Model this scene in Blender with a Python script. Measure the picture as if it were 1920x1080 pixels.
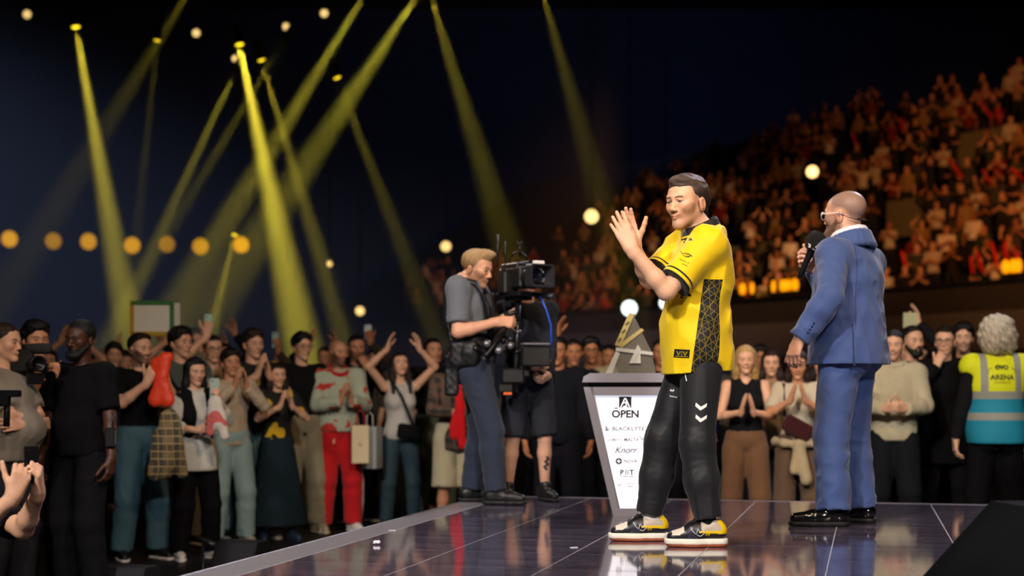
import bpy, math, random
import numpy as np
from mathutils import Vector, Matrix
from mathutils.bvhtree import BVHTree
for _o in list(bpy.data.objects): bpy.data.objects.remove(_o)
SC = bpy.context.scene; COL = SC.collection
random.seed(7); RNG = np.random.default_rng(7)
R = math.radians
# ------------------------------------------------------------------ camera, world, big lights, exposure
FPX, HOR, CAMZ, STZ = 2667.0, 739.0, 1.27, 0.55     # focal length and horizon in pixels of the 1920 frame, eye height, stage height
cd = bpy.data.cameras.new('camera'); cam = bpy.data.objects.new('camera', cd); COL.objects.link(cam)
cam.location = (0, 0, CAMZ); cam.rotation_euler = (R(90), 0, 0)
cd.sensor_width = 36; cd.lens = 36*FPX/1920; cd.shift_y = (HOR-540)/1920
cd.dof.use_dof = True; cd.dof.focus_distance = 6.75; cd.dof.aperture_fstop = 1.55; cd.clip_end = 300
SC.camera = cam
def PW(px, py, Y): return Vector(((px-960)*Y/FPX, Y, CAMZ-(py-HOR)*Y/FPX))
SC.view_settings.view_transform = 'Standard'; SC.view_settings.look = 'None'
SC.view_settings.exposure = 0.0; SC.view_settings.gamma = 1.0; SC.view_settings.use_curve_mapping = False
W = bpy.data.worlds.new('hall_dark'); SC.world = W; W.use_nodes = True
W.node_tree.nodes['Background'].inputs[0].default_value = (0.10, 0.14, 0.25, 1)
W.node_tree.nodes['Background'].inputs[1].default_value = 0.02
SC.cycles.volume_bounces = 0; SC.cycles.max_bounces = 8; SC.cycles.diffuse_bounces = 3; SC.cycles.glossy_bounces = 4
SC.cycles.sample_clamp_indirect = 4.0
def spot(name, loc, tgt, col, power, angle=40, blend=.4, rad=.25):
    l = bpy.data.lights.new(name, 'SPOT'); o = bpy.data.objects.new(name, l); COL.objects.link(o)
    o.location = loc; o.rotation_euler = (Vector(tgt)-Vector(loc)).to_track_quat('-Z', 'Y').to_euler()
    l.color = col; l.energy = power; l.spot_size = R(angle); l.spot_blend = blend; l.shadow_soft_size = rad
    return o
# stage wash hung over the front of the stage, out of frame
spot('stage_key_light', (-4.5, -1.5, 7.5), (1.0, 7.2, 1.3), (1.0, .93, .88), 4700, 46, .6, .5)
spot('stage_front_light', (2.6, -4.0, 7.0), (1.4, 7.6, 1.4), (1.0, .95, .95), 2600, 40, .6, .5)
spot('stage_back_light', (6.5, 15.5, 9.0), (1.0, 7.6, 1.2), (.9, .88, 1.0), 2600, 36, .6, .35)
spot('stage_side_light', (-4.0, 15.0, 8.5), (0.6, 8.2, 1.2), (1.0, .9, .8), 1300, 36, .6, .35)
# warm house light over the floor crowd and the seating bank
spot('crowd_warm_light', (3.0, 2.0, 7.5), (-2.2, 11.5, 1.1), (1.0, .64, .34), 1150, 62, .8, .5)
spot('crowd_right_warm_light', (-1.0, 2.5, 8.0), (4.0, 11.8, 1.0), (1.0, .66, .36), 1300, 50, .8, .5)
spot('bank_orange_light', (7.0, 14.0, 10.0), (16.5, 42.0, 7.6), (1.0, .34, .08), 15000, 36, 1.0, .6)
spot('back_wall_blue_fill', (4.0, 66.0, 24.0), (2.0, 99.0, 10.0), (.30, .40, .9), 4200, 130, 1.0, .6)  # unseen blue spot, added only to lift the far wall to navy
spot('bank_white_light', (13.0, 18.0, 9.0), (4.8, 50.0, 6.0), (1.0, .42, .14), 19000, 25, .9, .6)
# ------------------------------------------------------------------ materials
def lin(c):
    if isinstance(c, str): c = tuple(int(c[i:i+2], 16)/255 for i in (0, 2, 4))
    return tuple(x/12.92 if x <= .04045 else ((x+.055)/1.055)**2.4 for x in c)
_M = {}
def mat(name, col='808080', rough=.6, metal=0.0, emit=0.0, bump=0.0, bs=40.0, vc=False, sheen=0.0, coat=0.0, trans=0.0, spec=.5, var=0.0, ecol=None, bstretch=None, ior=1.45):
    key = (name, col, rough, metal, emit, bump, bs, vc, sheen, coat, trans, var)
    if key in _M: return _M[key]
    m = bpy.data.materials.new(name); m.use_nodes = True; nt = m.node_tree; b = nt.nodes['Principled BSDF']
    c4 = (*lin(col), 1); b.inputs['Base Color'].default_value = c4
    b.inputs['Roughness'].default_value = rough; b.inputs['Metallic'].default_value = metal
    b.inputs['Specular IOR Level'].default_value = spec; b.inputs['IOR'].default_value = ior
    if sheen: b.inputs['Sheen Weight'].default_value = sheen; b.inputs['Sheen Roughness'].default_value = .5
    if coat: b.inputs['Coat Weight'].default_value = coat; b.inputs['Coat Roughness'].default_value = .1
    if trans: b.inputs['Transmission Weight'].default_value = trans
    if emit:
        b.inputs['Emission Color'].default_value = (*lin(ecol or col), 1); b.inputs['Emission Strength'].default_value = emit
    src = None
    if vc:
        a = nt.nodes.new('ShaderNodeAttribute'); a.attribute_name = 'Col'; src = a.outputs['Color']
    if var:
        tc = nt.nodes.new('ShaderNodeTexCoord'); n = nt.nodes.new('ShaderNodeTexNoise'); n.inputs['Scale'].default_value = 6; n.inputs['Detail'].default_value = 4
        nt.links.new(tc.outputs['Object'], n.inputs['Vector'])
        mr = nt.nodes.new('ShaderNodeMapRange'); mr.inputs[3].default_value = 1-var; mr.inputs[4].default_value = 1+var
        nt.links.new(n.outputs['Fac'], mr.inputs[0])
        mx = nt.nodes.new('ShaderNodeMix'); mx.data_type = 'RGBA'; mx.blend_type = 'MULTIPLY'; mx.inputs[0].default_value = 1
        if src: nt.links.new(src, mx.inputs[6])
        else: mx.inputs[6].default_value = c4
        nt.links.new(mr.outputs[0], mx.inputs[7]); src = mx.outputs[2]
    if src: nt.links.new(src, b.inputs['Base Color'])
    if bump:
        tc = nt.nodes.new('ShaderNodeTexCoord'); n = nt.nodes.new('ShaderNodeTexNoise'); n.inputs['Scale'].default_value = bs; n.inputs['Detail'].default_value = 5
        if bstretch:
            mp = nt.nodes.new('ShaderNodeMapping'); mp.inputs['Scale'].default_value = bstretch
            nt.links.new(tc.outputs['Object'], mp.inputs['Vector']); nt.links.new(mp.outputs[0], n.inputs['Vector'])
        else: nt.links.new(tc.outputs['Object'], n.inputs['Vector'])
        bp = nt.nodes.new('ShaderNodeBump'); bp.inputs['Strength'].default_value = bump; bp.inputs['Distance'].default_value = .01
        nt.links.new(n.outputs['Fac'], bp.inputs['Height']); nt.links.new(bp.outputs[0], b.inputs['Normal'])
    _M[key] = m
    return m
def cloth(col, rough=.88):
    dk_ = max(lin(col)) < .03
    return mat('cloth', col, rough, bump=.35, bs=14, sheen=0 if dk_ else .12, var=.12, spec=.12 if dk_ else .22)
def skinmat(): return mat('skin', 'd0a080', .48, vc=True, bump=.06, bs=220, spec=.4)
def hairmat(): return mat('hair', '302018', .5, vc=True, bump=.5, bs=55, spec=.4, bstretch=(6, 6, 1.2))
# ------------------------------------------------------------------ things, parts
def thing(name, label, cat, loc=(0, 0, 0), rot=0.0, scale=1.0, group=None, kind=None):
    o = bpy.data.objects.new(name, None); COL.objects.link(o); o.empty_display_size = .1
    o.location = loc; o.rotation_euler = (0, 0, rot); o.scale = (scale,)*3
    return tag(o, label, cat, group, kind)
def tag(o, label=None, cat=None, group=None, kind=None):
    if label: o['label'] = label
    if cat: o['category'] = cat
    if group: o['group'] = group
    if kind: o['kind'] = kind
    return o
def link(name, me, m, parent=None, loc=None, rot=None):
    o = bpy.data.objects.new(name, me); COL.objects.link(o)
    if m is not None and not me.materials: me.materials.append(m)
    if parent: o.parent = parent
    if loc is not None: o.location = loc
    if rot is not None: o.rotation_euler = rot
    return o
def npmesh(name, v, f, smooth=True, col=None):
    me = bpy.data.meshes.new(name); v = np.asarray(v, np.float32); f = np.asarray(f, np.int32)
    me.vertices.add(len(v)); me.vertices.foreach_set('co', v.ravel())
    k = f.shape[1]; me.loops.add(f.size); me.loops.foreach_set('vertex_index', f.ravel())
    me.polygons.add(len(f)); me.polygons.foreach_set('loop_start', np.arange(len(f), dtype=np.int32)*k)
    me.polygons.foreach_set('use_smooth', np.full(len(f), smooth)); me.update(calc_edges=True)
    if col is not None:
        a = me.color_attributes.new('Col', 'FLOAT_COLOR', 'POINT')
        c = np.ones((len(v), 4), np.float32); c[:, :3] = col; a.data.foreach_set('color', c.ravel())
    return me
class MB:                                            # hard-surface builder: boxes, prisms, tubes, lathes -> one mesh
    def __init__(s): s.v = []; s.f = []; s.sm = []
    def add(s, v, f, smooth=False):
        n = len(s.v); s.v += [tuple(x) for x in v]; s.f += [tuple(i+n for i in q) for q in f]; s.sm += [smooth]*len(f); return s
    def box(s, c, h, M=None, bev=0.0):
        c = Vector(c); bev = min(bev, min(h)*.49)
        if bev <= 0:
            vs = [Vector((sx*h[0], sy*h[1], sz*h[2])) for sx in (-1, 1) for sy in (-1, 1) for sz in (-1, 1)]
            fs = [(0, 1, 3, 2), (4, 6, 7, 5), (0, 4, 5, 1), (2, 3, 7, 6), (0, 2, 6, 4), (1, 5, 7, 3)]
        else:
            vs = []; ix = {}
            for sx in (-1, 1):
                for sy in (-1, 1):
                    for sz in (-1, 1):
                        for a in range(3):
                            p = [sx*(h[0]-bev), sy*(h[1]-bev), sz*(h[2]-bev)]; p[a] += bev*(sx, sy, sz)[a]
                            ix[(sx, sy, sz, a)] = len(vs); vs.append(Vector(p))
            fs = []
            for a in range(3):
                b, d = (a+1) % 3, (a+2) % 3
                for t in (-1, 1):
                    q = []
                    for (u, w) in ((-1, -1), (1, -1), (1, 1), (-1, 1)):
                        k = [0, 0, 0]; k[a] = t; k[b] = u; k[d] = w; q.append(ix[(*k, a)])
                    fs.append(tuple(q if t > 0 else q[::-1]))
                for u in (-1, 1):
                    for w in (-1, 1):
                        k0 = [0, 0, 0]; k0[b] = u; k0[d] = w; k1 = list(k0); k0[a] = -1; k1[a] = 1
                        q = [ix[(*k0, b)], ix[(*k1, b)], ix[(*k1, d)], ix[(*k0, d)]]
                        fs.append(tuple(q if u*w > 0 else q[::-1]))
            for sx in (-1, 1):
                for sy in (-1, 1):
                    for sz in (-1, 1):
                        q = [ix[(sx, sy, sz, a)] for a in range(3)]
                        fs.append(tuple(q if sx*sy*sz > 0 else q[::-1]))
        if M is not None: vs = [M @ v for v in vs]
        return s.add([v+c for v in vs], fs)
    def prism(s, poly, d0, d1, fn=None):             # poly in (a,b), extruded d0..d1; fn(a,b,d)->xyz
        fn = fn or (lambda a, b, d: (a, d, b)); n = len(poly)
        vs = [fn(a, b, d0) for a, b in poly]+[fn(a, b, d1) for a, b in poly]
        fs = [tuple(range(n)), tuple(range(2*n-1, n-1, -1))]+[(i, i+n, (i+1) % n+n, (i+1) % n) for i in range(n)]
        return s.add(vs, fs)
    def tube(s, pts, r, seg=8, cap=True):
        pts = [Vector(p) for p in pts]; n = len(pts); rs = r if isinstance(r, (list, tuple)) else [r]*n
        vs = []; up = Vector((0, 0, 1))
        for i, p in enumerate(pts):
            t = (pts[min(i+1, n-1)]-pts[max(i-1, 0)]).normalized()
            a = t.cross(up if abs(t.z) < .9 else Vector((1, 0, 0))).normalized(); b = t.cross(a)
            vs += [p+(a*math.cos(2*math.pi*k/seg)+b*math.sin(2*math.pi*k/seg))*rs[i] for k in range(seg)]
        fs = [(i*seg+k, i*seg+(k+1) % seg, (i+1)*seg+(k+1) % seg, (i+1)*seg+k) for i in range(n-1) for k in range(seg)]
        s.add(vs, fs, True)
        if cap:
            m = len(s.v)-len(vs); s.f += [tuple(m+k for k in range(seg))[::-1], tuple(m+(n-1)*seg+k for k in range(seg))]; s.sm += [False]*2
        return s
    def lathe(s, prof, o=(0, 0, 0), ax=(0, 0, 1), seg=20):
        ax = Vector(ax).normalized(); a = ax.orthogonal().normalized(); b = ax.cross(a); o = Vector(o); vs = []
        for r, h in prof: vs += [o+ax*h+(a*math.cos(2*math.pi*k/seg)+b*math.sin(2*math.pi*k/seg))*max(r, 1e-4) for k in range(seg)]
        n = len(prof); fs = [(i*seg+k, i*seg+(k+1) % seg, (i+1)*seg+(k+1) % seg, (i+1)*seg+k) for i in range(n-1) for k in range(seg)]
        return s.add(vs, fs, True)
    def mesh(s, name):
        me = bpy.data.meshes.new(name); me.from_pydata(s.v, [], s.f); me.polygons.foreach_set('use_smooth', s.sm); me.update()
        return me
    def build(s, name, m, parent=None, loc=None, rot=None): return link(name, s.mesh(name), m, parent, loc, rot)
# ------------------------------------------------------------------ soft-body sculpting: distance fields turned into quads
def V(*a): return np.array(a, np.float64)
def unit(a): a = np.asarray(a, float); return a/max(np.linalg.norm(a), 1e-9)
def rotm(yaw=0, pitch=0, roll=0):                     # yaw about z, pitch (nod, + looks down), roll; figures face -y
    return np.array(Matrix.Rotation(yaw, 3, 'Z') @ Matrix.Rotation(pitch, 3, 'X') @ Matrix.Rotation(roll, 3, 'Y'))
I3 = np.eye(3)
class Sdf:
    def __init__(s, disp=None): s.o = []; s.disp = disp; s.cuts = []
    def rc(s, a, b, r1, r2=None, k=.02, sub=False, flat=False, sq=None):   # tapering limb; flat: cut square at b; sq: (axis, factor) flattening
        a = np.asarray(a, float); b = np.asarray(b, float); r2 = r1 if r2 is None else r2
        s.o.append(('rc', a, b, r1, r2, k, sub, flat, (a+b)/2, np.linalg.norm(b-a)/2+max(r1, r2), sq)); return s
    def el(s, c, r, k=.02, Rm=I3, sub=False):
        c = np.asarray(c, float); r = np.asarray(r, float)*np.ones(3)
        s.o.append(('el', Rm, r, 0, 0, k, sub, False, c, r.max(), None)); return s
    def bx(s, c, h, rd=.01, k=.008, Rm=I3, sub=False):
        c = np.asarray(c, float); h = np.asarray(h, float)
        s.o.append(('bx', Rm, h, rd, 0, k, sub, False, c, np.linalg.norm(h), None)); return s
    def cut(s, p, n): s.cuts.append((np.asarray(p, float), unit(n))); return s   # keep the side the normal points away from
    def ev(s, P, mg, fine=True, C0=None, hb=0.0):        # P: (blocks, points, 3); C0: block centres, hb: half block size
        f4 = np.float32; nb, m, _ = P.shape; d = np.full((nb, m), mg, f4)
        for (t, A, B, C, D, k, sub, flat, c, rad, sq) in s.o:
            ix = np.flatnonzero((np.abs(C0-c) < rad+mg+k+hb).all(1))
            if not len(ix): continue
            q = P[ix].reshape(-1, 3)
            if t == 'rc':
                ab = (B-A).astype(f4); L2 = f4(max(ab@ab, 1e-12)); w = q-A.astype(f4); u = w@ab/L2; tt = np.clip(u, 0, 1)
                w -= tt[:, None]*ab
                if sq is not None: ax, fa = sq; ax = np.asarray(ax, f4); w += np.outer(w@ax, ax)*f4(fa-1)
                e = np.sqrt(np.einsum('ij,ij->i', w, w))-(f4(C)+f4(D-C)*tt)
                if flat: e = np.maximum(e, (u-1)*f4(math.sqrt(L2)))
            elif t == 'el':
                w = ((q-c.astype(f4))@A.astype(f4))/B.astype(f4); k0 = np.sqrt(np.einsum('ij,ij->i', w, w)); w /= B.astype(f4); k1 = np.sqrt(np.einsum('ij,ij->i', w, w)); e = k0*(k0-1)/np.maximum(k1, f4(1e-6))
            else:
                w = np.abs((q-c.astype(f4))@A.astype(f4))-(B-C).astype(f4); e = np.sqrt((np.maximum(w, 0)**2).sum(1))+np.minimum(w.max(1), 0)-f4(C)
            e = e.reshape(-1, m); o = d[ix]; k = f4(k)
            if sub: h = np.maximum(k-np.abs(o+e), 0)/k; d[ix] = np.maximum(o, -e)+h*h*k*f4(.25)
            else: h = np.maximum(k-np.abs(o-e), 0)/k; d[ix] = np.minimum(o, e)-h*h*k*f4(.25)
        P2 = P.reshape(-1, 3); d = d.reshape(-1)
        if fine and s.disp is not None: d = d+s.disp(P2)
        for p, n in s.cuts: d = np.maximum(d, (P2-p)@n)
        return d.reshape(nb, m)
    def grid(s, h, B=5):
        un = [o for o in s.o if not o[6]]; amp = .022 if s.disp is not None else .003
        lo = np.min([o[8]-o[9] for o in un], 0)-2*h-.01; hi = np.max([o[8]+o[9] for o in un], 0)+2*h+.01
        nb = np.maximum(np.ceil((hi-lo)/(B*h)).astype(int), 1)
        bc = np.stack(np.meshgrid(*[np.arange(n) for n in nb], indexing='ij'), -1).reshape(-1, 3)
        th = B*h*.87*1.2+amp; c0 = lo+(bc*B+(B-1)/2)*h
        dc = s.ev(c0.astype(np.float32)[:, None, :], th*1.4, False, c0)[:, 0]; act = np.abs(dc) < th
        D = np.where(dc < 0, -1., 1.).reshape(nb).astype(np.float32)
        D = D.repeat(B, 0).repeat(B, 1).repeat(B, 2)
        off = np.stack(np.meshgrid(*[np.arange(B)]*3, indexing='ij'), -1).reshape(-1, 3)
        ii = bc[act][:, None, :]*B+off[None]
        for j in range(0, len(ii), 4000):
            i3 = ii[j:j+4000]; D[i3[..., 0], i3[..., 1], i3[..., 2]] = s.ev((lo+i3*h).astype(np.float32), th*1.4, True, c0[act][j:j+4000], B*h*.5)
        return D, lo
    def quads(s, h):
        D, lo = s.grid(h); S = D < 0; n = np.array(D.shape)
        c = [(a, b, e) for a in (0, 1) for b in (0, 1) for e in (0, 1)]
        sl = lambda A, o: A[o[0]:n[0]-1+o[0], o[1]:n[1]-1+o[1], o[2]:n[2]-1+o[2]]
        cnt = np.zeros(n-1, np.uint8)
        for o in c: cnt += sl(S, o)
        mx = (cnt > 0) & (cnt < 8); ci = np.argwhere(mx); M = len(ci)
        idx = np.full(n-1, -1, np.int32); idx[mx] = np.arange(M)
        val = {o: D[ci[:, 0]+o[0], ci[:, 1]+o[1], ci[:, 2]+o[2]].astype(np.float64) for o in c}
        acc = np.zeros((M, 3)); w = np.zeros(M)
        for o in c:
            for ax in range(3):
                if o[ax]: continue
                p = list(o); p[ax] = 1; a, b = val[o], val[tuple(p)]; x = (a < 0) != (b < 0)
                t = np.where(x, a/np.where(x, a-b, 1), 0); pt = np.zeros((M, 3)); pt += o; pt[:, ax] = t
                acc += pt*x[:, None]; w += x
        vs = lo+(ci+acc/w[:, None])*h; F = []
        for ax in range(3):
            b, e = (ax+1) % 3, (ax+2) % 3
            A = S; sa = [slice(1, n[i]-1) for i in range(3)]; sb = list(sa); sa[ax] = slice(0, n[ax]-1); sb[ax] = slice(1, n[ax])
            x0 = A[tuple(sa)]; x1 = A[tuple(sb)]
            for flip, mk in ((False, x0 & ~x1), (True, ~x0 & x1)):
                g = np.argwhere(mk)
                if not len(g): continue
                o = np.ones(3, int); o[ax] = 0; g = g+o
                q = []
                for (u, v_) in ((-1, -1), (0, -1), (0, 0), (-1, 0)):
                    k = g.copy(); k[:, b] += u; k[:, e] += v_; q.append(idx[k[:, 0], k[:, 1], k[:, 2]])
                q = np.stack(q, 1); F.append(q[:, ::-1] if flip else q)
        return vs, np.concatenate(F)
def merge(parts):
    v = []; f = []; n = 0
    for a, b in parts: v.append(a); f.append(b+n); n += len(a)
    return np.concatenate(v), np.concatenate(f)
def waves(P, f, seed=0, st=(1, 1, 1)):                # smooth pseudo-noise in -1..1
    r = np.random.default_rng(seed); P = P*np.asarray(st, float); o = np.zeros(len(P))
    for i in range(4):
        a = unit(r.normal(size=3)); b = unit(r.normal(size=3))
        o += np.sin(P@a*f*(1+.35*i)+1.7*np.sin(P@b*f*.7+r.uniform(0, 6))+r.uniform(0, 6))
    return o/4
def folds(amp, f=55, seed=0, st=(1, 1, .45)):
    def fn(P):
        n = waves(P, f, seed, st); m = .5+.5*waves(P, 7, seed+9)
        return -amp*(1-np.abs(n)*2)*m*.7
    return fn
# ------------------------------------------------------------------ figures
def ik(a, b, l1, l2, hint):
    a = np.asarray(a, float); b = np.asarray(b, float); d = b-a; L = np.linalg.norm(d); u = d/max(L, 1e-6)
    L = min(L, (l1+l2)*.999); x = (l1*l1-l2*l2+L*L)/(2*L); h = math.sqrt(max(l1*l1-x*x, 0))
    n = np.asarray(hint, float); n = unit(n-u*(n@u))
    return a+u*x+n*h, a+u*L
def hand(S, w, d, n, left, curl=.35, spread=.12, thumb=.6, sc=1.0, k=.008):
    d = unit(d); n = unit(np.asarray(n, float)-d*(np.asarray(n, float)@d)); l = np.cross(d, n)*(-1 if left else 1); w = np.asarray(w, float)
    cu = curl if isinstance(curl, (list, tuple)) else [curl]*4
    S.rc(w-d*.02*sc, w+d*.02*sc, .027*sc, .024*sc, k=.02, sq=(n, 1.35))
    spec = [(.029, .092, (.038, .023, .019), .0105), (.0095, .093, (.042, .027, .020), .0107), (-.010, .088, (.039, .025, .019), .0102), (-.028, .080, (.031, .019, .017), .0092)]
    for i, (la, md, ln, r) in enumerate(spec):
        kn = w+(d*md+l*la)*sc
        S.rc(w+(d*.012+l*la*.55)*sc, kn, .0165*sc, .0115*sc, k=.014)
        p = kn; a = 0; sd = unit(d+l*spread*(la/.029)); rr = r
        for j, L in enumerate(ln):
            a += cu[i]*(1, 1.15, .7)[j]; dr = sd*math.cos(a)+n*math.sin(a); q = p+dr*L*sc
            S.rc(p, q, rr*sc, (rr-.0009)*sc, k=.004); p = q; rr -= .0009
    S.rc(w+(l*.012+d*.012+n*.006)*sc, w+(l*.033+d*.048+n*.006)*sc, .019*sc, .0145*sc, k=.016)
    p = w+(l*.026+d*.030+n*.008)*sc; td = unit(l*thumb+d*.75+n*.25)
    for L, r in ((.042, .0135), (.034, .0115), (.026, .0105)):
        q = p+td*L*sc; S.rc(p, q, r*sc, (r-.0012)*sc, k=.006); p = q; td = unit(td+d*.15)
def head_sdf(S, c, Rm, s=1.0, fem=False, fine=True, smile=0.0, fat=0.0):
    T = lambda x, y, z: c+Rm@(V(x, y, z)*s)
    e = lambda p, r, k=.02, sub=False: S.el(T(*p), V(*r)*s if not np.isscalar(r) else r*s, k*s, Rm, sub)
    rc = lambda a, b, r1, r2, k=.015, sub=False: S.rc(T(*a), T(*b), r1*s, r2*s, k*s, sub)
    f = fat
    e((0, .020, .050), (.074, .094, .078)); e((0, -.030, .042), (.064, .058, .058), .03); e((0, -.028, -.024), (.053+.006*f, .052, .070), .03)
    for x in (-1, 1):
        rc((x*(.044+.006*f), .006, -.034), (x*.013, -.058, -.090), .017+.006*f, .014, .03)
        e((x*.040, -.052, -.012), (.024, .026, .024), .03)
        e((x*.076, .016, -.004), (.009, .020, .032), .006)
        if fine: e((x*.084, .014, 0), (.006, .011, .019), .006, True); rc((x*.0835, .010, -.02), (x*.083, .004, .006), .0035, .003, .004)
    e((0, -.066, -.094), (.018, .018, .016 if not fem else .014), .022)
    rc((-.040, -.074, .029), (0, -.083, .026), .010, .011, .016); rc((.040, -.074, .029), (0, -.083, .026), .010, .011, .016)
    for x in (-1, 1): e((x*.031, -.101, .009), (.021, .017, .012), .013, True); e((x*.031, -.073, .008), (.0145, .0145, .0135), .003)
    e((0, -.066, -.046), (.028, .021, .020), .016)
    rc((0, -.082, .014), (0, -.101, -.022), .0080, .0100, .012); e((0, -.102, -.026), (.0105, .010, .009), .008)
    for x in (-1, 1): e((x*.0125, -.094, -.029), (.0075, .010, .0075), .006)
    if fine:
        for x in (-1, 1):
            z = smile*.009
            rc((0, -.0890, -.0535), (x*.023, -.078, -.0570+z), .0042, .0028, .006); rc((0, -.0870, -.0635), (x*.021, -.077, -.0590+z), .0055, .003, .006)
            rc((x*.018, -.088, .0205), (x*.045, -.076, .0165), .0048, .0045, .005)
            rc((x*.019, -.084, -.003), (x*.043, -.075, .000), .0035, .003, .006)
    else: e((0, -.084, -.058), (.024, .010, .010), .01)
def face_paint(P, c, Rm, s, skin, hairc, beard=0.0, fade=0.0, smile=0.0, fine=True, brow=1.0, lipc=None, fadec=None):
    q = (P-c)@Rm/s; x, y, z = q[:, 0], q[:, 1], q[:, 2]; ax = np.abs(x)
    C_ = np.tile(np.array(lin(skin)), (len(P), 1)); hc = np.array(lin(hairc)); sk = C_[0].copy() if len(C_) else 0
    def mixin(m, col): m = (np.clip(m, 0, 1)*inh)[:, None]; C_[:] = C_*(1-m)+np.asarray(col)*m
    inh = (z > -.14) & (y > -.125) & (y < .16) & (ax < .12) & (z < .16)
    fr = inh & (y < -.045)
    mixin(np.exp(-((ax-.045)/.02)**2-((z+.02)/.022)**2)*.35*fr, sk*np.array([1.0, .72, .62]))
    mixin(np.exp(-(x/.012)**2-((z+.026)/.012)**2)*.35*fr, sk*np.array([1.0, .70, .60]))
    mixin(np.exp(-((ax-.084)/.008)**2-((y-.014)/.02)**2-(z/.03)**2)*.45, sk*np.array([1.0, .6, .5]))
    if beard:
        jl = np.clip((-.034-z+np.clip(ax-.03, 0, 1)*1.1)/.012, 0, 1)*np.clip((.035-y)/.02, 0, 1)*inh*(z > -.135)
        mus = ((z < -.034) & (z > -.056) & (ax < .036) & (y < -.06))*1.0
        mixin(np.maximum(jl, mus)*beard*(1-.6*np.exp(-(x/.02)**2-((z+.058)/.010)**2)), hc)
    if fade:
        m = np.clip((.62*y+.78*z+.012)/.05, 0, 1)*np.clip((y+.062+(z > .08)*.01)/.03, 0, 1)*np.clip((np.hypot(y-.014, z+.002)-.030)/.02, 0, 1)*(z > -.06)
        m = np.maximum(m, np.clip((y-.045)/.03, 0, 1)*np.clip((z+.055)/.03, 0, 1))
        mixin(m*fade, np.array(lin(fadec)) if fadec else hc)
    b = np.clip(1.6-np.abs(z-(.0288-.14*np.clip(ax-.036, 0, 1)-.16*np.clip(.030-ax, 0, 1)))/(.0036 if fine else .005), 0, 1)*np.clip((ax-.010)/.005, 0, 1)*np.clip((.053-ax)/.008, 0, 1)*(y < -.055)
    mixin(b*.85*brow, hc)
    lc = np.array(lin(lipc)) if lipc else sk*np.array([.82, .52, .50]); zc = smile*.009*np.clip(ax/.024, 0, 1)**2
    mixin(((ax < .024) & (np.abs(z-zc+.0585) < .0075*np.sqrt(np.clip(1-(ax/.026)**2, 0, 1))) & (y < -.07))*.7, lc)
    mixin((ax < .026+.003*smile)*(np.abs(z-zc+.0583) < (.0016 if fine else .003))*(y < -.07)*.85, sk*.12)
    dx = (ax-.031)/.0140; ey = (np.abs(z-.0085+.0008) < (.0040 if fine else .006)*np.sqrt(np.clip(1-dx*dx, 0, 1)))*(y < -.06)*fr
    if fine:
        mixin(ey*1.0, [.26, .22, .20]); mixin(ey*(np.hypot(ax-.031, z-.0085) < .0066), [.03, .02, .015])
        ll = (np.abs(z-.0085-.0040*np.sqrt(np.clip(1-dx*dx, 0, 1))) < .0017)*(np.abs(dx) < 1.08)*(y < -.06); mixin(ll*.8, sk*.12)
    else: mixin(ey*.8, [.03, .022, .02])
    mixin((np.hypot(ax-.007, z+.0355) < .0035)*(y < -.09)*.8, sk*.12)
    return C_
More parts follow.
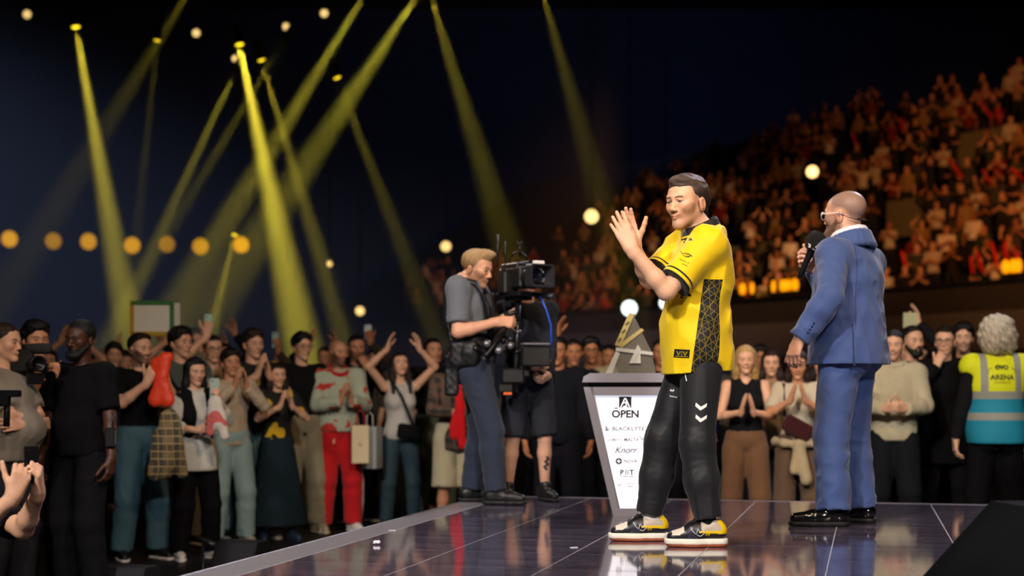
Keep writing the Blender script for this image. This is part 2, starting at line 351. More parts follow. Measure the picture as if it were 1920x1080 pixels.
def hair_sdf(c, Rm, style, s=1.0, seed=0):
    T = lambda x, y, z: c+Rm@(V(x, y, z)*s)
    amp, fr = {'curly': (.018, 95), 'messy': (.007, 110), 'wavy': (.006, 90)}.get(style, (.0035, 150))
    def dp(P):
        q = (P-c)@Rm/s; n = waves(q, fr, seed, (1, .6, .6))*amp*s
        if style in ('long', 'bun', 'longb'): n = waves(q, 150, seed, (1, 1, .15))*.004*s
        return n
    S = Sdf(dp); e = lambda p, r, k=.02, sub=False: S.el(T(*p), V(*r)*s, k*s, Rm, sub)
    rc = lambda a, b, r1, r2, k=.02, sub=False: S.rc(T(*a), T(*b), r1*s, r2*s, k*s, sub)
    if style == 'curly':
        e((0, .035, .04), (.125, .125, .125)); e((0, .05, -.04), (.135, .11, .09), .05); e((0, -.11, -.03), (.062, .08, .09), .02, True); return S
    if style in ('long', 'longb'):
        e((0, .022, .058), (.083, .106, .084))
        for x in (-1, 1):
            rc((x*.058, .0, .06), (x*.080, .018, -.10), .030, .032, .03); rc((x*.080, .018, -.10), (x*.085, -.01 if style == 'long' else .03, -.28), .034, .020, .03)
            rc((x*.035, .075, .03), (x*.05, .085, -.25), .05, .035, .04)
        e((0, -.098, -.028), (.060, .075, .098), .012, True); return S
    h = {'buzz': .0045, 'fade': .010, 'messy': .020, 'wavy': .020, 'mullet': .008}.get(style, .009)
    e((0, .020, .054), (.076+h*.6, .096+h*.8, .078+h)); 
    if style in ('messy', 'wavy'): e((0, -.045, .098), (.070, .052, .038), .03)
    if style == 'fade': e((0, -.040, .104), (.062, .050, .030), .03)
    if style == 'mullet': e((0, -.036, .104), (.058, .050, .026), .03)
    if style == 'quiff': e((0, -.052, .112), (.056, .046, .034), .03); e((.01, -.085, .116), (.03, .025, .018), .02)
    if style == 'bun': e((0, .135, .07), (.045, .045, .045), .02)
    if style == 'mullet': rc((0, .098, .02), (0, .100, -.070), .040, .026, .03)
    lo = {'fade': .030, 'messy': -.006, 'wavy': -.01, 'buzz': .004, 'mullet': .012}.get(style, .004)
    nrm = Rm@unit(V(0, -.62, -.78)); S.cut(c+Rm@(V(0, .62, .78)*lo*s), nrm)
    S.cut(T(0, -.095 if style in ('messy', 'wavy') else -.115 if style == 'quiff' else -.089, .06), Rm@unit(V(0, -1, -.5)))
    e((0, -.115, .028 if style in ('messy',) else .022), (.064, .062, .056), .012, True)
    for x in (-1, 1): e((x*.085, -.03, -.01), (.03, .035, .045), .01, True)
    if style == 'mullet': S.cuts = S.cuts[1:]; e((0, -.02, -.075), (.12, .085, .085), .015, True); e((0, -.03, -.01), (.12, .05, .045), .015, True)
    return S
DEF = dict(pel=(0, 0, .95), ch=(0, 0, 1.29), pyaw=0, cyaw=0, lean=0, hd=None, hyaw=0, hpit=0, hrol=0,
           fL=(.135, -.02, 0), fR=(-.135, .03, 0), fyL=12, fyR=-12, kL=(.1, -1, 0), kR=(-.1, -1, 0))
ARMS = {'down': dict(w=(.29, -.06, .84), e=(.5, .8, 0), d=(0, -.15, -1), n=(-1, 0, 0), curl=.45),
        'clap': dict(w=(.050, -.29, 1.20), e=(.7, .3, -.8), d=(-.15, -.45, .9), n=(-1, .1, -.1), curl=.12),
        'clap2': dict(w=(.060, -.30, 1.34), e=(.8, .1, -.8), d=(-.2, -.3, .9), n=(-1, .1, -.1), curl=.12),
        'up': dict(w=(.16, -.16, 1.80), e=(1, -.1, 0), d=(-.25, -.1, 1), n=(-.8, -.4, 0), curl=.15),
        'up2': dict(w=(.10, -.10, 1.86), e=(1, -.3, 0), d=(-.15, -.1, 1), n=(-.9, -.3, 0), curl=.2),
        'phone': dict(w=(.08, -.34, 1.38), e=(.6, .2, -.9), d=(-.25, -.3, .9), n=(-.6, .8, 0), curl=.75),
        'phoneup': dict(w=(.14, -.28, 1.74), e=(.8, -.2, -.3), d=(-.15, -.2, 1), n=(-.4, .9, 0), curl=.75),
        'mouth': dict(w=(.07, -.17, 1.44), e=(.8, .1, -.8), d=(-.35, .1, .9), n=(-.4, .9, 0), curl=.5),
        'hold': dict(w=(.08, -.28, 1.14), e=(.7, .4, -.6), d=(-.6, -.6, .1), n=(-.4, .8, .3), curl=.9),
        'cross': dict(w=(-.10, -.20, 1.13), e=(.8, -.2, -.4), d=(-.9, .1, .05), n=(0, .9, -.2), curl=.4),
        'front': dict(w=(.06, -.20, .95), e=(.8, .5, 0), d=(-.6, -.3, -.7), n=(-.2, .9, 0), curl=.6)}
def arm(nm, left=True, **kw):
    a = dict(ARMS[nm]) if isinstance(nm, str) else dict(nm); a.update(kw)
    if not left and isinstance(nm, str) and not a.get('raw'):
        for q in 'wedn':
            if q in a and q not in kw: a[q] = (-a[q][0], a[q][1], a[q][2])
    return a
def skel(p):
    J = {}; p = {**DEF, **p}; J['p'] = p
    pel = V(*p['pel']); ch = V(*p['ch']); J['pel'], J['ch'] = pel, ch
    Rp = rotm(R(p['pyaw'])); sp = unit(ch-pel); f = rotm(R(p['cyaw']))@V(0, -1, 0); f = unit(f-sp*(f@sp)); Rc = np.stack([np.cross(sp, -f)*-1, -f, sp], 1)
    if np.linalg.det(Rc) < 0: Rc[:, 0] *= -1
    J['Rp'], J['Rc'] = Rp, Rc; sw = p.get('sw', .175)
    J['shL'] = ch+Rc@V(sw, .01, .135)+V(*p.get('dshL', (0, 0, 0))); J['shR'] = ch+Rc@V(-sw, .01, .135)+V(*p.get('dshR', (0, 0, 0))); J['nk'] = ch+Rc@V(0, .012, .19)
    J['hd'] = V(*p['hd']) if p['hd'] is not None else J['nk']+Rc@V(0, -.022, .155); J['Rh'] = rotm(R(p['hyaw']), R(p['hpit']), R(p['hrol']))
    for s in 'LR':
        x = 1 if s == 'L' else -1
        J['hip'+s] = pel+Rp@V(x*.088, 0, -.05); fo = V(*p['f'+s]); J['fo'+s] = fo; an = fo+V(0, 0, p.get('az', .085))
        lg = np.linalg.norm(an-J['hip'+s])*p.get('leg', 1.012)/.835; kn, an = ik(J['hip'+s], an, .43*lg, .405*lg, rotm(R(p['pyaw']))@V(*p['k'+s])); J['kn'+s], J['an'+s] = kn, an; J['fd'+s] = rotm(R(p['fy'+s]))@V(0, -1, 0)
        a = p[s]; J['el'+s], J['wr'+s] = ik(J['sh'+s], a['w'], a.get('ua', .29), a.get('fa', .255), a['e'])
    return J
def torso(S, J, t=0.0, fem=False, fat=0.0, low=True):
    Rp, Rc, pel, ch = J['Rp'], J['Rc'], J['pel'], J['ch']; mid = pel*.55+ch*.45
    w = -.014 if fem else 0.0
    S.el(pel, V(.158+fat*.03, .112+fat*.03, .12)+t, .05, Rp); S.el(mid+Rc@V(0, -fat*.03, 0), V(.135+w+fat*.05, .098+fat*.06, .14)+t, .08, Rc)
    S.el(ch+Rc@V(0, 0, .0), V(.158+w+fat*.03, .108+fat*.03, .165)+t, .06, Rc)
    S.rc(ch+Rc@V(.05, .015, .125), J['shL'], .062+t, .058+t+w*.5, .05); S.rc(ch+Rc@V(-.05, .015, .125), J['shR'], .062+t, .058+t+w*.5, .05)
    if fem:
        for x in (-1, 1): S.el(ch+Rc@V(x*.068, -.075, -.02), V(.058, .055, .06)+t, .03, Rc)
    for x in (-1, 1): S.el(pel+Rp@V(x*.07, .055, -.06), V(.085, .08, .09)+t*.7, .04, Rp)
def armsdf(S, J, s, t=0.0, upto=1.0, cuff=0.0, ws=1.0):      # upto: 1 = to wrist; .5 = to elbow
    a, b, c = J['sh'+s], J['el'+s], J['wr'+s]; m = b+(c-b)*.3
    if upto <= .5:
        e = a+(b-a)*upto*2; S.rc(a, e, .058*ws+t, .052*ws+t+cuff, .04, flat=True); return
    S.rc(a, b, .054*ws+t, .041*ws+t, .03); S.rc(b, m, .040*ws+t, .042*ws+t, .02)
    e = m+(c-m)*min((upto-.65)/.35, 1.0); S.rc(m, e, .041*ws+t, .028*ws+t+cuff, .02, flat=t > 0)
def legsdf(S, J, s, t=0.0, upto=1.0, cuff=0.0, th=0.0, straight=0.0):   # straight: 0 follows the calf, 1 straight trouser leg
    a, b, c = J['hip'+s], J['kn'+s], J['an'+s]
    if upto <= .55:
        e = a+(b-a)*upto*2; S.rc(a, e, .080+t+th, .064+t+cuff, .015, flat=True); return
    S.rc(a+V(0, 0, -.01), b, .083+t+th, .058+t+straight*.008, .022)
    m = b+(c-b)*.32+J['Rp']@V(0, .012, 0)*(1-straight); S.rc(b, m, .056+t+straight*.008, .056+t+straight*.004, .02)
    e = b+(c-b)*(1.0 if upto >= 1 else upto)
    S.rc(m, e, .056+t+straight*.004, .036+t+straight*.016+cuff, .02, flat=t > 0)
def shoe(parent, J, s, col, sole='e8e4dc', h=.009, L=.27, m=None, name='shoe', heel=0):
    f, d = J['fo'+s], unit(J['fd'+s]*V(1, 1, 0)); l = np.cross(d, V(0, 0, 1)); z = V(0, 0, 1)
    T = lambda u, v, w: f+d*u+l*v+z*w
    S = Sdf(); S.rc(T(-.045, 0, .055), T(.10, 0, .048), .040, .038, .02); S.rc(T(.10, 0, .045), T(L-.105, .004, .040), .040, .030, .02); S.rc(T(-.03, 0, .06), T(.01, 0, .115), .040, .045, .03)
    S.cut(T(0, 0, .022), V(0, 0, -1)); o = link(name, npmesh(name, *S.quads(h)), m or mat('shoe_leather', col, .45, bump=.1, bs=60), parent)
    B = Sdf(); B.rc(T(-.048, 0, .02), T(.10, 0, .02), .042, .046, .01); B.rc(T(.10, 0, .02), T(L-.105, .004, .02), .046, .037, .02); B.cut(T(0, 0, .002), V(0, 0, -1)); B.cut(T(0, 0, .026), V(0, 0, 1))
    link('sole', npmesh('sole', *B.quads(max(h, .007))), mat('sole_rubber', sole, .6), o)
    return o
def person(label, loc, rot=0.0, H=1.75, skin='c89474', hair=('short', '2a1c14'), top=None, bot=None, shoes=('202020', 'e8e4dc'), pose=None,
           q=1.0, fem=False, fat=0.0, beard=0.0, fade=0.0, smile=0.0, group=None, fine=False, hs=1.0, name='person', glasses=None, beardmesh=False, seed=0, legs=True, brow=1.0, neck=1.0, fadec=None):
    E = thing(name, label, 'person', loc, rot, H/1.75, group)
    pose = {'L': arm('down'), 'R': arm('down', False), **(pose or {})}
    if fem: pose.setdefault('sw', .155)
    J = skel(pose); hb = .0165*q; hh = (.0024 if fine else .0068); hf = (.0030 if fine else .0058)
    top = {'k': 'tee', 'c': '202020', **(top or {})}; bot = {'k': 'pants', 'c': '202028', **(bot or {})}
    ws = .88 if fem else 1.0
    # one skin surface: trunk and limbs, then the finer head and hands, running into each other
    B = Sdf(); torso(B, J, -.010, fem, fat)
    for s in 'LR':
        armsdf(B, J, s, 0, ws=ws)
        if legs:
            legsdf(B, J, s, -.004)
            B.rc(J['fo'+s]+V(0, 0, .045)-J['fd'+s]*.03, J['fo'+s]+V(0, 0, .035)+J['fd'+s]*.13, .03, .022, .03)
    Rh, hd = J['Rh'], J['hd']; B.rc(J['nk']-J['Rc']@V(0, 0, .03), hd+Rh@V(0, .022, -.055)*hs, .058*ws*neck, .054*ws*neck, .03)
    pr = [B.quads(.007 if fine else hb)]
    Hd = Sdf(); head_sdf(Hd, hd, Rh, hs, fem, True, smile, fat*.4); Hd.rc(hd+Rh@V(0, .026, -.04)*hs, J['nk'], .050*ws*neck, .056*ws*neck, .03); pr.append(Hd.quads(hh))
    for s in 'LR':
        a = J['p'][s]
        Hs = Sdf(); Hs.rc(J['el'+s]*.25+J['wr'+s]*.75, J['wr'+s], .0325*ws, .0275*ws, .01); hand(Hs, J['wr'+s], a['d'], a['n'], s == 'L', a.get('curl', .35), a.get('spread', .12), a.get('thumb', .6), .93 if fem else 1.03)
        pr.append(Hs.quads(hf))
    v, f = merge(pr); col = face_paint(v, hd, Rh, hs, skin, hair[1], beard, fade, smile, fine, brow, fadec=fadec)
    J['body'] = link('body', npmesh('body', v, f, True, col), skinmat(), E)
    if hair[0] and hair[0] != 'none':
        S = hair_sdf(hd, Rh, hair[0], hs, seed); v, f = S.quads(.0035 if fine else .0085)
        hc = np.array(lin(hair[1])); n = .5+.5*waves((v-hd)@Rh, 170, seed+3, (1, .5, .35)); cc = hc[None]*(.6+.9*n[:, None]**2)
        if len(hair) > 2: m = np.clip((v[:, 2]-hd[2])/.1, 0, 1)[:, None]*.5; cc = cc*(1-m)+np.array(lin(hair[2]))*m
        link('hair', npmesh('hair', v, f, True, cc), hairmat(), E)
    if beardmesh:
        T = lambda *a: hd+Rh@(V(*a)*hs); S = Sdf(lambda P: waves(P, 160, seed)*.003)
        for x in (-1, 1): S.rc(T(x*.058, .0, -.03), T(x*.030, -.066, -.088), .018, .026, .02)
        S.el(T(0, -.075, -.098), V(.036, .030, .030)*hs, .03, Rh); S.el(T(0, -.108, -.056), V(.028, .03, .012)*hs, .01, Rh, True)
        for x in (-1, 1): S.rc(T(x*.032, -.075, -.07), T(0, -.094, -.043), .008, .007, .01)
        v, f = S.quads(.007); link('beard', npmesh('beard', v, f, True, np.tile(np.array(lin(hair[1])), (len(v), 1))), hairmat(), E)
    # clothes
    k = top['k']; t = .014+top.get('loose', 0); hem = top.get('hem', .86); sd = seed+11
    if k != 'none':
        S = Sdf(folds(top.get('fold', .010), 42, sd)); torso(S, J, t, fem, fat)
        if 'flare' in top: S.rc(J['pel']+V(0, 0, .12), V(J['pel'][0], J['pel'][1], hem-.01), top['flare'][0], top['flare'][1], .06, sq=(J['Rp']@V(0, 1, 0), 1.12))
        if hem < .82: S.rc(J['pel'], J['pel']+V(0, 0, hem-.95), .15+t, .17+t, .05)
        sl = {'tee': .40, 'long': 1.0, 'tank': 0, 'jacket': 1.0, 'hoodie': 1.0, 'vest': 0}[k] if 'sl' not in top else top['sl']
        for s in 'LR':
            if sl: armsdf(S, J, s, t*(.9 if sl < .6 else .75), sl, .006 if sl < .6 else .004, ws)
        nk = J['nk']+J['Rc']@V(0, -.02, .06)
        S.cut(V(0, 0, hem), V(0, 0, -1)); S.el(nk+J['Rc']@V(0, -.01, .012), (.078, .088, .075), .01, J['Rc'], True)
        if k == 'tank':
            for s, x in (('L', 1), ('R', -1)): S.el(J['sh'+s]+J['Rc']@V(x*.035, 0, -.01), (.075, .10, .10), .02, J['Rc'], True)
            S.el(nk+J['Rc']@V(0, -.07, -.02), (.075, .07, .09), .02, J['Rc'], True)
        v, f = S.quads(.0055 if fine else .0135*q); nm = {'tee': 't_shirt', 'long': 'sweater', 'tank': 'tank_top', 'jacket': 'jacket', 'hoodie': 'hooded_sweater', 'vest': 'vest'}[k]
        o = link(top.get('name', nm), npmesh('top', v, f, True), top.get('m') or cloth(top['c']), E); J['top'] = o
        if k == 'hoodie':
            S = Sdf(); nb = J['nk']
            for i in range(10):
                a = 2*math.pi*i/10; b = 2*math.pi*(i+1)/10; P = lambda u: nb+J['Rc']@V(.085*math.sin(u), .02-.085*math.cos(u)*-1, .015-.03*math.cos(u)*-.5)
                S.rc(P(a), P(b), .028, .028, .02)
            link('hood', npmesh('hood', *S.quads(.012)), cloth(top['c']), o)
    k = bot['k']; t = .012+bot.get('loose', 0)
    if k != 'none' and legs:
        S = Sdf(folds(bot.get('fold', .010), 40, sd+5, (1, 1, .6))); S.el(J['pel']+V(0, 0, .03), V(.150, .108, .12)+t, .03, J['Rp'])
        for x in (-1, 1): S.el(J['pel']+J['Rp']@V(x*.07, .055, -.06), V(.085, .08, .09)+t*.7, .04, J['Rp'])
        if k in ('skirt', 'shorts_skirt'):
            z1 = bot.get('len', .35); w = bot.get('w', .20); S.rc(J['pel'], V(J['pel'][0], J['pel'][1], z1), .155+t, w, .03, sq=(J['Rp']@V(0, 1, 0), 1.25)); S.cut(V(0, 0, z1), V(0, 0, -1))
        else:
            for s in 'LR': legsdf(S, J, s, t, bot.get('up', .5 if k == 'shorts' else .99), bot.get('cuff', .006), bot.get('th', 0), bot.get('st', .6))
        S.cut(J['pel']+V(0, 0, .10), V(0, 0, 1)); v, f = S.quads(.006 if fine else .0145*q)
        J['bot'] = link({'pants': 'trousers', 'shorts': 'shorts', 'skirt': 'skirt'}[k], npmesh('bottom', v, f, True), bot.get('m') or cloth(bot['c']), E)
    if shoes and legs:
        for s in 'LR': shoe(E, J, s, shoes[0], shoes[1])
    if glasses: eyewear(E, hd, Rh, hs, glasses)
    J['E'] = E
    return E, J
def eyewear(E, hd, Rh, hs, col, thick=.0022):
    T = lambda *a: Vector(hd+Rh@(V(*a)*hs)); b = MB()
    for x in (-1, 1):
        b.tube([T(x*.033+.024*math.cos(u)*1.0, -.103+.006*abs(math.cos(u)), .006+.018*math.sin(u)) for u in np.linspace(0, 2*math.pi, 17)], thick, 6, False)
        b.tube([T(x*.057, -.096, .012), T(x*.078, -.06, .012), T(x*.084, .01, .014), T(x*.082, .03, .002)], thick, 6)
    b.tube([T(-.010, -.104, .008), T(0, -.108, .012), T(.010, -.104, .008)], thick, 6)
    b.build('glasses', mat('glasses_frame', col, .3), E)
def decal(parent, name, m, verts, faces, o, u, v, direc, target, off=.0015):   # printed mark laid onto a cloth surface
    bv = BVHTree.FromPolygons([x.co.copy() for x in target.data.vertices], [tuple(p.vertices) for p in target.data.polygons])
    o, u, v, dr = Vector(o), Vector(u), Vector(v), Vector(direc).normalized(); out = []
    for (a, b) in verts:
        p = o+u*a+v*b; h = bv.ray_cast(p-dr*.35, dr)
        out.append((h[0]-dr*off) if h[0] else p)
    me = bpy.data.meshes.new(name); me.from_pydata(out, [], faces); me.update()
    return link(name, me, m, parent)
def textmesh(txt, size=1.0, bold=0.0, align='CENTER', shear=0.0, sp=1.0):
    c = bpy.data.curves.new('t', 'FONT'); c.body = txt; c.size = size; c.align_x = align; c.offset = bold; c.shear = shear; c.space_character = sp; c.resolution_u = 3
    o = bpy.data.objects.new('t', c); COL.objects.link(o); dg = bpy.context.evaluated_depsgraph_get(); me = o.evaluated_get(dg).to_mesh()
    v = [(x.co.x, x.co.y) for x in me.vertices]; f = [tuple(p.vertices) for p in me.polygons]
    o.evaluated_get(dg).to_mesh_clear(); bpy.data.objects.remove(o); bpy.data.curves.remove(c)
    return v, f
def strip(pts, w):                                   # flat stroke along points -> verts, faces
    vs = []; fs = []; n = len(pts)
    for i, p in enumerate(pts):
        a = Vector(pts[max(i-1, 0)]); b = Vector(pts[min(i+1, n-1)]); t = (b-a).normalized(); m = Vector((-t.y, t.x))*w/2
        vs += [tuple(Vector(p)+m), tuple(Vector(p)-m)]
    return vs, [(2*i, 2*i+1, 2*i+3, 2*i+2) for i in range(n-1)]
# ------------------------------------------------------------------ the hall
SA, SB = Vector((.242, .970, 0)), Vector((.970, -.242, 0))       # stage axes: away from the lens, and across
def ST(a, b, z=0): return SA*a+SB*b+Vector((0, 0, STZ+z))
def structure(name, mb, m, parent=None):
    o = mb.build(name, m, parent)
    if parent is None: o['kind'] = 'structure'
    return o
fl = MB().box((0, 40, -.05), (60, 60, .05)); tag(structure('floor', fl, mat('hall_floor', '101012', .55, bump=.1, bs=3, var=.3)), 'black hall floor under the crowd')
tag(structure('wall_back', MB().box((0, 99, 14), (60, .3, 14)), mat('hall_wall', '2a3040', .9)), 'dark far wall of the arena')
tag(structure('ceiling', MB().box((0, 40, 28.3), (60, 60, .3)), mat('hall_wall', '14161c', .9)), 'dark arena roof above the lamps')
# stage: platform with glossy tiles
b0, b1, a0, a1 = -2.62, 2.6, 3.0, 9.75
stage = thing('stage', 'low stage platform with glossy dark purple tiles and pale edge strip', 'stage', (0, 0, 0), kind='structure')
def sq(mb, A0, A1, B0, B1, z0, z1, bev=0):
    c = (ST((A0+A1)/2, (B0+B1)/2, (z0+z1)/2)); M = Matrix((SB, SA, Vector((0, 0, 1)))).transposed()
    return mb.box(c, ((B1-B0)/2, (A1-A0)/2, (z1-z0)/2), M, bev)
sq(MB(), a0, a1, b0+.02, b1, -STZ, -.021).build('platform', mat('stage_side', '18181c', .6), stage)
sq(MB(), a0, a1-.07, -2.424, b1-.01, -.0212, -.0006).build('grout_bed', mat('grout', '9a949e', .5), stage)
def tilemat():
    m = mat('glossy_tile', '3a3442', .055, spec=.8, coat=.5); nt = m.node_tree; b = nt.nodes['Principled BSDF']
    oi = nt.nodes.new('ShaderNodeObjectInfo'); tc = nt.nodes.new('ShaderNodeTexCoord'); n = nt.nodes.new('ShaderNodeTexNoise'); n.inputs['Scale'].default_value = 2.2; n.inputs['Detail'].default_value = 6; n.inputs['Roughness'].default_value = .65
    mp = nt.nodes.new('ShaderNodeMapping'); mp.inputs['Scale'].default_value = (1, 3.2, 1); nt.links.new(tc.outputs['Object'], mp.inputs['Vector']); nt.links.new(mp.outputs[0], n.inputs['Vector'])
    r = nt.nodes.new('ShaderNodeValToRGB'); r.color_ramp.elements[0].color = (*lin('3e3746'), 1); r.color_ramp.elements[1].color = (*lin('6e6478'), 1); r.color_ramp.elements[0].position = .3; r.color_ramp.elements[1].position = .72
    nt.links.new(n.outputs['Fac'], r.inputs[0]); nt.links.new(r.outputs[0], b.inputs['Base Color'])
    w = nt.nodes.new('ShaderNodeTexNoise'); w.inputs['Scale'].default_value = 1.1; nt.links.new(tc.outputs['Object'], w.inputs['Vector'])
    bp = nt.nodes.new('ShaderNodeBump'); bp.inputs['Strength'].default_value = .02; bp.inputs['Distance'].default_value = .05
    nt.links.new(w.outputs['Fac'], bp.inputs['Height']); nt.links.new(bp.outputs[0], b.inputs['Normal'])
    return m
tm = tilemat(); TS = .565; tme = None
for i in range(12):
    for j in range(8):
        A, Bc = a1-.08-TS*(i+.5), -2.42+TS*(j+.5)
        if tme is None: tme = MB().box((0, 0, 0), (TS/2-.002, TS/2-.002, .01), None, .0012).mesh('tile')
        o = link('tile', tme, tm, stage, ST(A, Bc, -.01)); o.rotation_euler = (random.uniform(-.0006, .0006), random.uniform(-.0006, .0006), math.atan2(SB.y, SB.x))
sq(MB(), a0, a1, b0, -2.424, -.02, 0, .004).build('edge_strip', mat('edge_strip', '77747c', .3, bump=.05, bs=20), stage)
sq(MB(), a1-.076, a1+.01, -2.42, b1, -.02, 0, .004).build('edge_strip', mat('edge_strip', '77747c', .3, bump=.05, bs=20), stage)
sq(MB(), a0, a1+.01, b0-.012, b0, -.06, .004, .003).build('edge_lip', mat('edge_lip', '9a98a0', .35, metal=.6), stage)
# ------------------------------------------------------------------ the player in yellow
def local(E_loc, rot, s):
    Mi = (Matrix.Translation(E_loc) @ Matrix.Rotation(rot, 4, 'Z') @ Matrix.Scale(s, 4)).inverted()
    Ri = np.array(Matrix.Rotation(-rot, 3, 'Z'))
    return (lambda px, py, Y: np.array(Mi @ PW(px, py, Y))), (lambda *d: Ri@V(*d))
def attr(me, name, val):
    a = me.attributes.new(name, 'FLOAT', 'POINT'); a.data.foreach_set('value', np.asarray(val, np.float32).ravel())
def coords(me): c = np.empty(len(me.vertices)*3, np.float32); me.vertices.foreach_get('co', c); return c.reshape(-1, 3).astype(float)
class NT:                                            # tiny shader-graph helper
    def __init__(s, m): s.m = m; s.nt = m.node_tree; s.b = s.nt.nodes['Principled BSDF']
    def n(s, t, **kw):
        x = s.nt.nodes.new('ShaderNode'+t)
        for k, v in kw.items(): setattr(x, k, v)
        return x
    def at(s, nm): return s.n('Attribute', attribute_name=nm).outputs['Fac']
    def ma(s, op, a, b=0.0):
        x = s.n('Math', operation=op)
        for i, q in enumerate((a, b)):
            if isinstance(q, (int, float)): x.inputs[i].default_value = q
            else: s.nt.links.new(q, x.inputs[i])
        return x.outputs[0]
    def mix(s, f, a, b):
        x = s.n('Mix', data_type='RGBA')
        for i, q in ((0, f), (6, a), (7, b)):
            if isinstance(q, (int, float)): x.inputs[i].default_value = q
            elif isinstance(q, tuple): x.inputs[i].default_value = (*q, 1)
            else: s.nt.links.new(q, x.inputs[i])
        return x.outputs[2]
    def obj(s): return s.n('TexCoord').outputs['Object']
    def lk(s, a, b): s.nt.links.new(a, b)
ploc = Vector((.80, 6.86, STZ)); prot = R(-80); psc = 1.765/1.75
PL, PD = local(ploc, prot, psc)
pp = dict(pel=PL(1306, 648, 6.86), ch=PL(1314, 512, 6.86), pyaw=-2, cyaw=6, hd=PL(1288, 384, 6.86), leg=1.004, hyaw=33, hpit=2, hrol=0, sw=.172,
    fL=PL(1326, 1026, 6.72)*V(1, 1, 0), fR=PL(1218, 1014, 6.99)*V(1, 1, 0), fyL=-8, fyR=-8, kL=(.05, -1, 0), kR=(0, -1, 0), az=.10,
    dshL=tuple(PD(-.055, -.0, -.012)), dshR=tuple(PD(-.03, 0, 0)),
    L=dict(ua=.315, w=PL(1184, 467, 6.58), e=PD(-.3, -.2, -1), d=PD(-.42, .10, .9), n=PD(.12, 1, -.1), curl=(.14, .08, .10, .16), spread=.11, thumb=.1),
    R=dict(w=PL(1190, 464, 6.68), e=PD(-.1, .5, -1), d=PD(-.30, -.06, .94), n=PD(.1, -1, -.05), curl=(.16, .14, .14, .16), spread=.02, thumb=.62))
EPl, J = person('clapping man in yellow jersey and black track trousers with white chevrons', ploc, prot, 1.765, 'dcaa88', ('mullet', '2c1f19', '5c4a40'), dict(k='none'), dict(k='none'), None, pp,
    fine=True, hs=1.07, beard=.36, fade=.5, smile=1.0, seed=3, fat=.25)
J.update(skel(pp)); YEL, BLK = lin('e9c50c'), lin('121214')
# jersey
S = Sdf(folds(.019, 30, 5, (1, 1, .55))); torso(S, J, .026, False, .45); pel, ch, Rc = J['pel'], J['ch'], J['Rc']
S.rc(pel+V(0, -.005, .05), pel+V(0, 0, -.15), .178, .196, .06, sq=(J['Rp']@V(0, 1, 0), 1.20))
for s in 'LR':
    a, b = J['sh'+s], J['el'+s]; S.rc(a, a+(b-a)*.80, .080, .075, .05, flat=True)
zh = pel[2]-.135; S.cut(V(0, 0, zh), unit(V(0, .06, -1)))
for x in (-1, 1): S.el(pel+J['Rp']@V(x*.20, .02, -.17), (.11, .085, .085), .03, J['Rp'], True)
S.o = [o for o in S.o if not o[6]]+[o for o in S.o if o[6]]; S.el(J['nk']+Rc@V(0, .015, .0), (.088, .088, .055), .03, Rc); S.el(J['nk']+Rc@V(0, -.030, .066), (.066, .082, .070), .008, Rc, True)
v, f = S.quads(.005); me = npmesh('jersey', v, f)
for s in 'LR':
    a, b = J['sh'+s], J['el'+s]; L = b-a; t = (v-a)@L/(L@L); dd = np.linalg.norm(v-a-t[:, None]*L, axis=1); attr(me, 'sl'+s, np.where((dd < .12) & (t > .3), t, 0))
q = (v-pel)@Rc; qx = q[:, 0]; ang = np.arctan2(q[:, 1]+.012, qx); zz = (v[:, 2]-zh)
attr(me, 'side', np.where(zz < .44, np.where(qx > 0, -np.abs(ang+.13-.10*(zz/.42))*.15+.036+.012*(1-zz/.42), -np.abs(np.pi-np.abs(ang))*.15+.045), -1))
nq = (v-J['nk'])@Rc; attr(me, 'ptop', zz)
m = mat('jersey_cloth', 'e9c50c', .62, bump=.0, sheen=.1, spec=.3); g = NT(m)
vm = g.n('TexNoise'); vm.inputs['Scale'].default_value = 5; g.lk(g.obj(), vm.inputs['Vector']); sx = g.n('SeparateXYZ'); g.lk(g.obj(), sx.inputs[0]); web = 0.0
for (ay, az, fr_) in ((1.0, .15, 34), (.55, .85, 31), (-.55, .85, 33), (.95, -.5, 17)):
    ph = g.ma('ADD', g.ma('ADD', g.ma('MULTIPLY', sx.outputs['Y'], ay*fr_), g.ma('MULTIPLY', sx.outputs['Z'], az*fr_)), g.ma('MULTIPLY', vm.outputs['Fac'], 2.2))
    web = g.ma('MAXIMUM', web, g.ma('LESS_THAN', g.ma('FRACT', ph), .055))
pan = g.mix(g.ma('MULTIPLY', web, .28), BLK, YEL); c = g.mix(g.ma('GREATER_THAN', g.at('side'), 0.0), YEL, pan)
for s in ('slL', 'slR'):
    a = g.at(s); band = g.ma('MAXIMUM', g.ma('MULTIPLY', g.ma('GREATER_THAN', a, .775), 1.0), g.ma('MULTIPLY', g.ma('GREATER_THAN', a, .70), g.ma('LESS_THAN', a, .728))); c = g.mix(band, c, BLK)
g.lk(c, g.b.inputs['Base Color'])
nz = g.n('TexNoise'); nz.inputs['Scale'].default_value = 9; nz.inputs['Detail'].default_value = 3; g.lk(g.obj(), nz.inputs['Vector']); bp = g.n('Bump'); bp.inputs['Strength'].default_value = .25; bp.inputs['Distance'].default_value = .02; g.lk(nz.outputs['Fac'], bp.inputs['Height']); g.lk(bp.outputs[0], g.b.inputs['Normal'])
jer = link('jersey', me, m, EPl)
